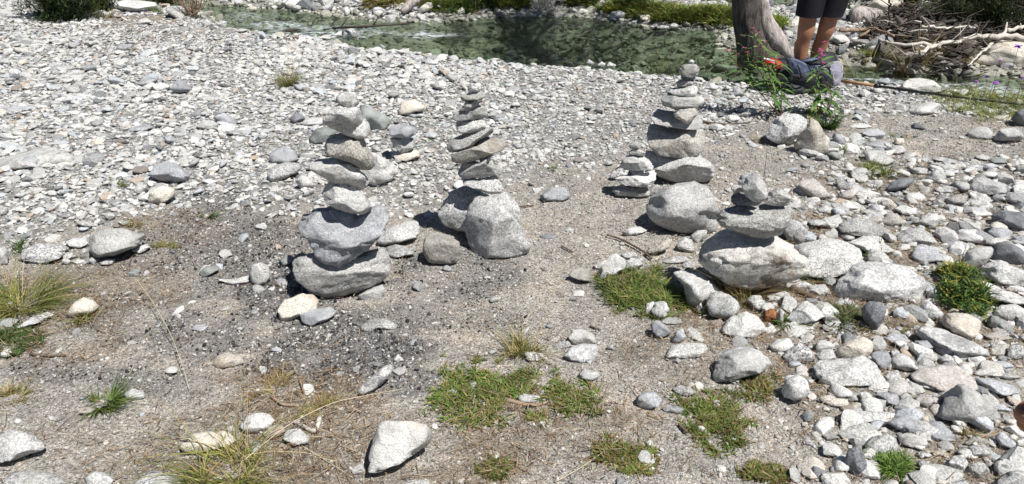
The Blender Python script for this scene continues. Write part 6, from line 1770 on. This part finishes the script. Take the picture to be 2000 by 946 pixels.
# ------------------------------------------------------------------ rod lying along the bank
def g_up(px, py, z): 
    return at_z(px, py, gz(*at_z(px, py, 0)[:2]) + z)
rod = empty('fishing_rod', g_up(1712, 168, .03)); tag(rod, 'long thin black rod with a brown cork handle lying along the bank', 'rod')
m_blackrod = simple_mat('black_lacquer', (0.015, 0.015, 0.017), .35, .1, 10, 0, .5)
m_cork = simple_mat('cork', (0.42, 0.26, 0.14), .8, .25, 60, .3)
A, Bm, Cc, D = g_up(1640, 158, .04), g_up(1712, 168, .04), g_up(1712.5, 168.1, .04), g_up(2015, 207, .035)
E_ = D + (D - Cc) / np.linalg.norm(D - Cc) * .5
V, F = tube([A, (A + Bm) / 2, Bm], [.012, .0125, .011], 12, .03, 2); mesh_obj('cork_handle', V, F, m_cork, rod)
V, F = tube([Cc, (Cc + D) / 2 - [0, 0, .006], D, E_], [.0085, .007, .0055, .004], 10); mesh_obj('blank', V, F, m_blackrod, rod)
V, F = tube([Bm - (Bm - A) * .04, Bm + (Bm - A) * .06], [.0145, .0145], 12); mesh_obj('ferrule', V, F, m_blackrod, rod)

# ------------------------------------------------------------------ people
def skin_mat(name, c):
    m, nt, b = new_mat(name)
    tc = node(nt, 'ShaderNodeTexCoord')
    n = noise(nt, tc.outputs['Object'], 22.0, 4, .6)
    r = ramp(nt, [(.3, tuple(v * .82 for v in c)), (.7, tuple(min(1, v * 1.12) for v in c))]); nt.links.new(n, r.inputs[0])
    nt.links.new(r.outputs[0], b.inputs['Base Color'])
    b.inputs['Roughness'].default_value = .55; b.inputs['Specular IOR Level'].default_value = .35
    b.inputs['Subsurface Weight'].default_value = .08; b.inputs['Subsurface Radius'].default_value = (.02, .008, .004)
    n2_ = noise(nt, tc.outputs['Object'], 160.0, 2, .6)
    bp = node(nt, 'ShaderNodeBump', Strength=.25, Distance=.002); nt.links.new(n2_, bp.inputs['Height']); nt.links.new(bp.outputs[0], b.inputs['Normal'])
    return m
m_skin = skin_mat('tanned_skin', (0.36, 0.175, 0.105))
m_short = simple_mat('black_shorts_cloth', (0.009, 0.009, 0.013), .8, .25, 25, .5)
m_shirt = simple_mat('shirt_cloth', (0.20, 0.23, 0.28), .85, .2, 25, .5)
m_hair = simple_mat('brown_hair', (0.07, 0.045, 0.03), .6, .4, 60, .5)
m_shoe = simple_mat('shoe', (0.10, 0.09, 0.08), .7, .3, 30, .3)

def skinned(name, nodes, edges, mat, parent, root=0, sub=2):
    me = bpy.data.meshes.new(name)
    me.from_pydata([tuple(n[0]) for n in nodes], edges, [])
    me.materials.append(mat)
    o = bpy.data.objects.new(name, me); COL.objects.link(o)
    o.parent = parent
    md = o.modifiers.new('skin', 'SKIN'); md.use_smooth_shade = True
    for i, n in enumerate(nodes):
        sv = me.skin_vertices[0].data[i]
        r = n[1]; sv.radius = r if isinstance(r, tuple) else (r, r)
        sv.use_root = (i == root)
    ss = o.modifiers.new('subsurf', 'SUBSURF'); ss.levels = sub; ss.render_levels = sub
    return o

def chain(nodes, edges, start, pts):
    """append a chain of (pos, radius) from node index start; returns last index"""
    prev = start
    for p, r in pts:
        nodes.append((np.array(p, float), r)); edges.append((prev, len(nodes) - 1)); prev = len(nodes) - 1
    return prev

def person(loc, joints, label, fist=None):
    """joints in metres relative to the feet centre, x to the person's left as seen by the camera"""
    root = empty('person', loc)
    tag(root, label, 'person')
    J = joints
    nodes = [(np.array([J['pelvis'][0], J['pelvis'][1], J['pelvis'][2]]), (.14, .10))]; edges = []
    # trunk and head
    pe = np.array(J['pelvis'])
    chest = np.array(J['chest']); neck = chest + [0, 0, .22]; head = np.array(J['head'])
    iw = chain(nodes, edges, 0, [(pe * .5 + chest * .5, (.125, .09)), (chest, (.16, .105))])
    ic = iw
    ih = chain(nodes, edges, ic, [(neck, (.07, .06)), (head - [0, 0, .10], (.055, .06)), (head - [0, 0, .03], (.066, .082)), (head + [0, 0, .05], (.074, .092)), (head + [0, 0, .10], (.05, .065))])
    for s, side in ((-1, 'l'), (1, 'r')):
        hip = pe + [s * .095, 0, -.06]
        kn = np.array(J['knee_' + side]); an = np.array(J['ankle_' + side])
        mid = hip * .5 + kn * .5
        sh = kn * .62 + an * .38
        toe = an + np.array([s * .04, -.16, -.05]); heel = an + np.array([0, .03, -.055])
        i = chain(nodes, edges, 0, [(hip, (.088, .09)), (mid, (.074, .078)), (kn * .86 + hip * .14, (.056, .060)), (kn + [0, -.006, 0], (.056, .064)), (kn * .84 + an * .16 + [0, .006, 0], (.043, .047)), (sh + [s * .006, .020, 0], (.054, .058)),
                                    (kn * .3 + an * .7 + [0, .006, 0], (.038, .041)), (an, (.030, .034)), (an + [0, -.02, -.045], (.034, .03)), (toe, (.042, .022))])
        shd = chest + [s * .17, 0, .13]
        el = np.array(J['elbow_' + side]); wr = np.array(J['wrist_' + side])
        i = chain(nodes, edges, ic, [(shd, (.062, .06)), (shd * .5 + el * .5, (.046, .046)), (el, (.037, .037)), (el * .65 + wr * .35, (.038, .036)), (wr, (.024, .028))])
        d = (wr - el); d /= np.linalg.norm(d)
        w = np.array([0, -1.0, 0]) - d * d[1] * -1; w = np.array([0, -1.0, 0]) - d * np.dot([0, -1.0, 0], d); w /= np.linalg.norm(w)
        if fist == side:
            w = np.array([0, .15, 1.0]) - d * np.dot([0, .15, 1.0], d); w /= np.linalg.norm(w)
        nrm = np.cross(d, w) * (-s)                   # palm side, towards the thigh
        palm = wr + d * .045
        fs_ = fist == side
        ip = chain(nodes, edges, i, [(palm + (nrm * .008 if fs_ else 0), (.028, .038) if fs_ else (.020, .034))])
        ip2 = chain(nodes, edges, ip, [(wr + d * .082 + (nrm * .012 if fs_ else 0), (.027, .040) if fs_ else (.015, .036))])
        for k, (off, ln) in enumerate([(.030, .070), (.010, .078), (-.011, .072), (-.031, .056)]):
            b0 = wr + d * .095 + w * off
            c1 = b0 + d * ln * .42 + nrm * .006
            c2 = c1 + (d * .8 + nrm * .55) * ln * .33
            c3 = c2 + (d * .55 + nrm * .8) * ln * .25
            if fist == side:               # fingers closed into the palm
                c1 = b0 + (d * .35 + nrm * .9) * ln * .46
                c2 = c1 + (d * -.85 + nrm * .35) * ln * .30
                c3 = c2 + (d * -.5 - nrm * .75) * ln * .22
            chain(nodes, edges, ip2, [(b0, .0115 if fs_ else .0098), (c1, .0105 if fs_ else .0090), (c2, .0095 if fs_ else .0082), (c3, .0068)])
        t0 = wr + d * .030 + w * .034
        chain(nodes, edges, ip, [(t0, .0135), (t0 + d * .034 + w * .016 + nrm * .006, .0108), (t0 + d * .060 + w * .014 + nrm * .014, .0088)])
    skinned('body', nodes, edges, m_skin, root)
    # face and hair
    V, F = ico(3)
    hv = V * np.array([.082, .100, .085]) + head + [0, .012, .055]
    hv = hv[:, :]
    keepf = F[((V[F].mean(1)[:, 1] > -.35) | (V[F].mean(1)[:, 2] > .45))]
    mesh_obj('hair', hv + np.array(loc), keepf, m_hair, root)
    # shorts: hips and two legs, hems cut straight
    parts = []
    kl, kr = np.array(J['knee_l']), np.array(J['knee_r'])
    hem = J['hem']
    def loft(path, rx, ry, n=28):
        VV = []; FF = []
        for c, a, b_ in zip(path, rx, ry):
            t_ = np.linspace(0, 6.2832, n, endpoint=False)
            VV.append(np.stack([c[0] + a * np.cos(t_), c[1] + b_ * np.sin(t_), np.full(n, c[2])], 1))
        for i in range(len(path) - 1):
            for k in range(n):
                FF.append((i * n + k, i * n + (k + 1) % n, (i + 1) * n + (k + 1) % n, (i + 1) * n + k))
        VV = np.concatenate(VV)
        VV += (VV - np.repeat(np.array(path), n, 0)) * (.07 * fbm(VV * np.array([14, 14, 5]), 3, 9))[:, None]
        return VV, FF
    for s, kk in ((-1, kl), (1, kr)):
        hip = pe + [s * .085, 0, -.02]
        ts = np.linspace(0, (hip[2] - hem) / (hip[2] - kk[2]), 9)
        path = [hip * (1 - q_) + kk * q_ for q_ in ts]
        V1, F1 = loft(path, np.linspace(.115, .088, 9), np.linspace(.135, .098, 9))
        parts.append((V1, F1))
        V2, F2 = loft(path[-4:][::-1], [.085, .087, .09, .09], [.095, .097, .1, .1])    # inside of the hem, so the cloth has thickness
        parts.append((V2, F2))
    path = [pe + [0, 0, z_] for z_ in np.linspace(-.10, .13, 7)]
    V1, F1 = loft(path, np.linspace(.195, .165, 7), np.linspace(.145, .125, 7)); parts.append((V1, F1))
    V, F = join(parts)
    sh = mesh_obj('shorts', V + np.array(loc), F, m_short, root)
    if J.get('patch'):
        q = np.array(J['patch'])
        V = [q + v for v in ([-.018, 0, -.02], [.018, .012, -.02], [.018, .012, .02], [-.018, 0, .02], [-.018, .006, -.02], [.018, .018, -.02], [.018, .018, .02], [-.018, .006, .02])]
        F = [(0, 1, 2, 3), (7, 6, 5, 4), (0, 4, 5, 1), (1, 5, 6, 2), (2, 6, 7, 3), (3, 7, 4, 0)]
        pm = simple_mat('red_label', (0.75, 0.03, 0.04), .7, .1, 20, 0)
        pt = mesh_obj('red_label', np.array(V) + np.array(loc), F, pm, sh, smooth=False)
        wm_ = simple_mat('label_print', (0.8, 0.75, 0.75), .7, .05, 20, 0)
        bars = []
        for zc, hw in ((.009, .011), (.001, .012), (-.008, .008)):
            bars.append(([q + [-hw, -.0035 + 0, zc - .002], q + [hw, .002, zc - .002], q + [hw, .002, zc + .002], q + [-hw, -.0035, zc + .002]], [(0, 1, 2, 3)]))
        Vb, Fb = join(bars)
        pr = mesh_obj('label_print', Vb + np.array(loc), Fb, wm_, None, smooth=False)
        pr.parent = sh; pr.matrix_parent_inverse = Matrix.Translation(Vector(sh.location) + Vector(root.location) * 0).inverted()
    # shirt
    path = [pe + (chest - pe) * q_ for q_ in np.linspace(.05, 1.46, 12)]
    V1, F1 = loft(path, [.165, .165, .16, .16, .165, .172, .185, .198, .212, .222, .195, .085], [.12, .12, .118, .118, .122, .125, .13, .132, .13, .125, .11, .08])
    parts = [(V1, F1)]
    for s, side in ((-1, 'l'), (1, 'r')):
        shd = chest + [s * .16, 0, .13]; el = np.array(J['elbow_' + side])
        parts.append(tube([shd, shd * .75 + el * .25, shd * .5 + el * .5], [.088, .074, .066], 16, .05, 2))
    V, F = join(parts)
    mesh_obj('shirt', V + np.array(loc), F, m_shirt, root)
    for s, side in ((-1, 'l'), (1, 'r')):
        an = np.array(J['ankle_' + side])
        V, F = raw_stone(3, 9, 2, (.9, .97), .02)
        V = V * np.array([.05, .145, .05]) + an + np.array([s * .02, -.06, -.045])
        V[:, 2] = np.maximum(V[:, 2], 0.0)
        mesh_obj('shoe', V + np.array(loc), F, m_shoe, root)
    return root

yp = 5.50
def rel(px, py, loc):
    return at_y(px, py, yp) - loc
gl = at_y(1585, 172, yp); gl[2] = gz(gl[0], gl[1])
kL = rel(1570, 62, gl); kR = rel(1611, 60, gl)
aL = rel(1560, 148, gl); aR = rel(1587, 150, gl)
aL[2] = aR[2] = .09
kL[1] = -.03; kR[1] = -.01; aL[1] = 0; aR[1] = .04
pelv = np.array([(kL[0] + kR[0]) / 2 + .055, .03, .93])
hemz = rel(1590, 30, gl)[2]
pq = rel(1632, 17, gl); 
person(gl, dict(pelvis=pelv, chest=pelv + [.01, .0, .36], head=pelv + [.01, -.05, .72], knee_l=kL, knee_r=kR, ankle_l=aL, ankle_r=aR,
                   elbow_l=pelv + [-.26, .02, .20], elbow_r=pelv + [.27, .02, .20], wrist_l=pelv + [-.25, -.10, -.04], wrist_r=pelv + [.26, -.10, -.04], hem=hemz, patch=(pq[0], kR[1] * .8 - .072, pq[2])),
       'standing person in black shorts with a red label, bare tanned legs behind the backpack')

# a second person stands just right of the picture; only the edge of a hand comes into view
hx = CP + ray(2000, 812) * 1.0
loc2 = np.array([hx[0] + .70, hx[1] - .03, 0]); loc2[2] = gz(loc2[0], loc2[1])
w2 = hx - loc2 + np.array([.101, -.01, .040])
p2 = np.array([0, 0, .93])
person(loc2, dict(pelvis=p2, chest=p2 + [0, 0, .36], head=p2 + [0, -.05, .72], knee_l=np.array([-.10, -.02, .49]), knee_r=np.array([.11, -.02, .49]), ankle_l=np.array([-.11, 0, .09]), ankle_r=np.array([.13, .03, .09]),
                     elbow_l=w2 + np.array([.20, .03, .16]), elbow_r=p2 + [.27, .02, .20], wrist_l=w2, wrist_r=p2 + [.26, -.06, -.04], hem=.52),
       'person at the right edge of whom only a tanned closed hand shows', fist='l')

# ------------------------------------------------------------------ backpack
m_pack = simple_mat('slate_blue_nylon', (0.075, 0.095, 0.155), .55, .25, 14, .5, .4, dist=.012)
m_packd = simple_mat('black_nylon', (0.022, 0.023, 0.03), .6, .3, 18, .5, .35, dist=.012)
m_lilac = simple_mat('pale_lilac_mesh', (0.34, 0.33, 0.42), .7, .15, 60, .4)
m_red = simple_mat('red_shiny_fabric', (0.50, 0.012, 0.014), .35, .3, 18, .5, .5, dist=.01)
m_wht = simple_mat('white_webbing', (0.80, 0.80, 0.80), .6, .05, 30, 0)
m_cord = simple_mat('yellowish_cord', (0.60, 0.60, 0.42), .6, .1, 30, 0)
pg = at_z(1560, 182, 0); yb = pg[1] + .10
bag = empty('backpack', np.array([at_y(1560, 150, yb)[0], yb, gz(pg[0], yb)]))
tag(bag, 'slate-blue and black backpack with a red pouch lying at the feet of the person', 'backpack')
def bpart(name, flat, mat, dy=0, ratio=.8, seed=5, sub=4):
    pts = px_pts('S', flat)
    V, F, d = fit_outline(pts, seed, sub, ratio, 4, 1.6)
    t = (yb + dy) / d[1]; C = CP + d * t
    V = V + (V / np.linalg.norm(V, axis=1)[:, None]) * (.0016 * np.abs(fbm(V * 60, 3, seed)))[:, None]
    return mesh_obj(name, V * t + C, F, mat, bag, True, C)
body = bpart('main_body', [480, 445, 560, 443, 640, 465, 720, 500, 800, 510, 880, 560, 900, 640, 860, 700, 740, 722, 620, 728, 520, 715, 460, 680, 440, 600, 440, 500], m_packd, .02, .75, 5)
bpart('front_panel', [545, 450, 600, 452, 680, 490, 730, 540, 745, 600, 700, 640, 640, 652, 610, 600, 575, 560, 570, 500], m_pack, -.075, .35, 6)
bpart('lower_panel', [575, 560, 610, 570, 640, 640, 700, 655, 760, 620, 800, 560, 790, 530, 840, 560, 850, 620, 800, 670, 700, 700, 600, 690, 560, 640], m_packd, -.085, .30, 7)
bpart('side_panel', [730, 510, 800, 505, 850, 540, 840, 600, 790, 620, 740, 590], m_pack, -.08, .3, 8)
bpart('lid', [600, 468, 680, 452, 750, 440, 800, 405, 880, 402, 922, 440, 925, 480, 870, 500, 800, 520, 700, 505], m_packd, .06, .7, 9)
bpart('lid_edge', [640, 470, 740, 445, 790, 455, 720, 480, 660, 488], m_pack, -.02, .4, 10, 3)
bpart('back_padding', [805, 525, 870, 490, 940, 472, 970, 510, 965, 590, 935, 655, 895, 668, 855, 610], m_lilac, -.05, .35, 11)
bpart('bottom_pocket', [510, 660, 600, 640, 680, 665, 740, 700, 700, 730, 600, 732, 520, 718], m_packd, -.09, .5, 13)
rp = bpart('red_pouch', [360, 492, 374, 462, 440, 462, 490, 480, 520, 505, 490, 530, 430, 522, 368, 512], m_red, -.03, .8, 12)
def bline(name, flat, r, mat, dy, parent=bag, fl=1.0):
    P = smooth_path([at_y(a_, b_, yb + dy) for a_, b_ in px_pts('S', flat)], 18)
    V, F = tube(P, [r] * 18, 8, flat=fl)
    return mesh_obj(name, V, F, mat, parent)
P = smooth_path([at_y(a_, b_, yb - .11) for a_, b_ in px_pts('S', [362, 452, 400, 460, 446, 472])], 10)
V, F = tube(P, [.006] * 10, 8)
st = mesh_obj('white_stripe', V, F, m_wht, None); st.parent = bag; st.matrix_parent_inverse = Matrix.Translation(bag.location).inverted()
bline('strap', [850, 520, 870, 540, 872, 580, 850, 600], .007, m_packd, -.15)
bline('strap', [640, 545, 650, 580, 668, 600, 700, 590, 735, 565], .006, m_packd, -.17)
bline('strap', [620, 500, 640, 540, 648, 600], .005, m_packd, -.16)
bline('strap', [700, 500, 720, 540, 760, 570], .005, m_packd, -.16)
bline('shoulder_strap', [540, 450, 560, 500, 572, 560, 570, 620], .012, m_packd, -.14)
bline('cord', [815, 535, 860, 520, 900, 545, 890, 590, 910, 640, 950, 600, 966, 540, 962, 485, 930, 470], .0028, m_cord, -.13)
bline('buckle', [835, 515, 870, 520], .010, m_packd, -.16)

# ------------------------------------------------------------------ conifer wood across the valley, above the picture: it darkens the pool's reflection
WV, WF, WC, wo_ = [], [], [], 0
TV = []
for k in range(34):
    x = -22 + k * 1.4 + random.uniform(-.5, .5); y = 15.5 + random.uniform(0, 6); h = random.uniform(7, 12)
    z0 = gz(x, y)
    TV.append(tube([(x, y, z0 - .2), (x, y, z0 + h * .5), (x, y, z0 + h)], [h * .022, h * .014, .02], 8))
    n = 1700
    t_ = RNG.uniform(.08, 1, n) ** .8
    a = RNG.uniform(0, 6.283, n)
    rad_ = h * .20 * (1 - t_) * RNG.uniform(.3, 1, n) + .05
    b = np.stack([x + rad_ * np.cos(a), y + rad_ * np.sin(a), z0 + h * t_ + h * .02], 1)
    d = np.stack([np.cos(a), np.sin(a), RNG.uniform(-.9, .1, n)], 1); d /= np.linalg.norm(d, axis=1)[:, None]
    V, F, C = blades(b, d, np.full(n, h * .06), np.full(n, h * .03), np.full(n, .2), 1, pick_cols([(0.06, 0.095, 0.04), (0.09, 0.13, 0.055)], n, .3))
    WV.append(V); WF.append(F + wo_); WC.append(C); wo_ += len(V)
tag(mesh_obj('conifer_wood', np.concatenate(WV), np.concatenate(WF), m_need, col=np.concatenate(WC)), 'dark conifer wood beyond the stream, above the picture', 'wood', kind='stuff')
V, F = join(TV)
tag(mesh_obj('wood_trunks', V, F, m_bark), 'trunks of the dark conifer wood beyond the stream', 'wood', kind='stuff')
print('objects', len(S.objects))
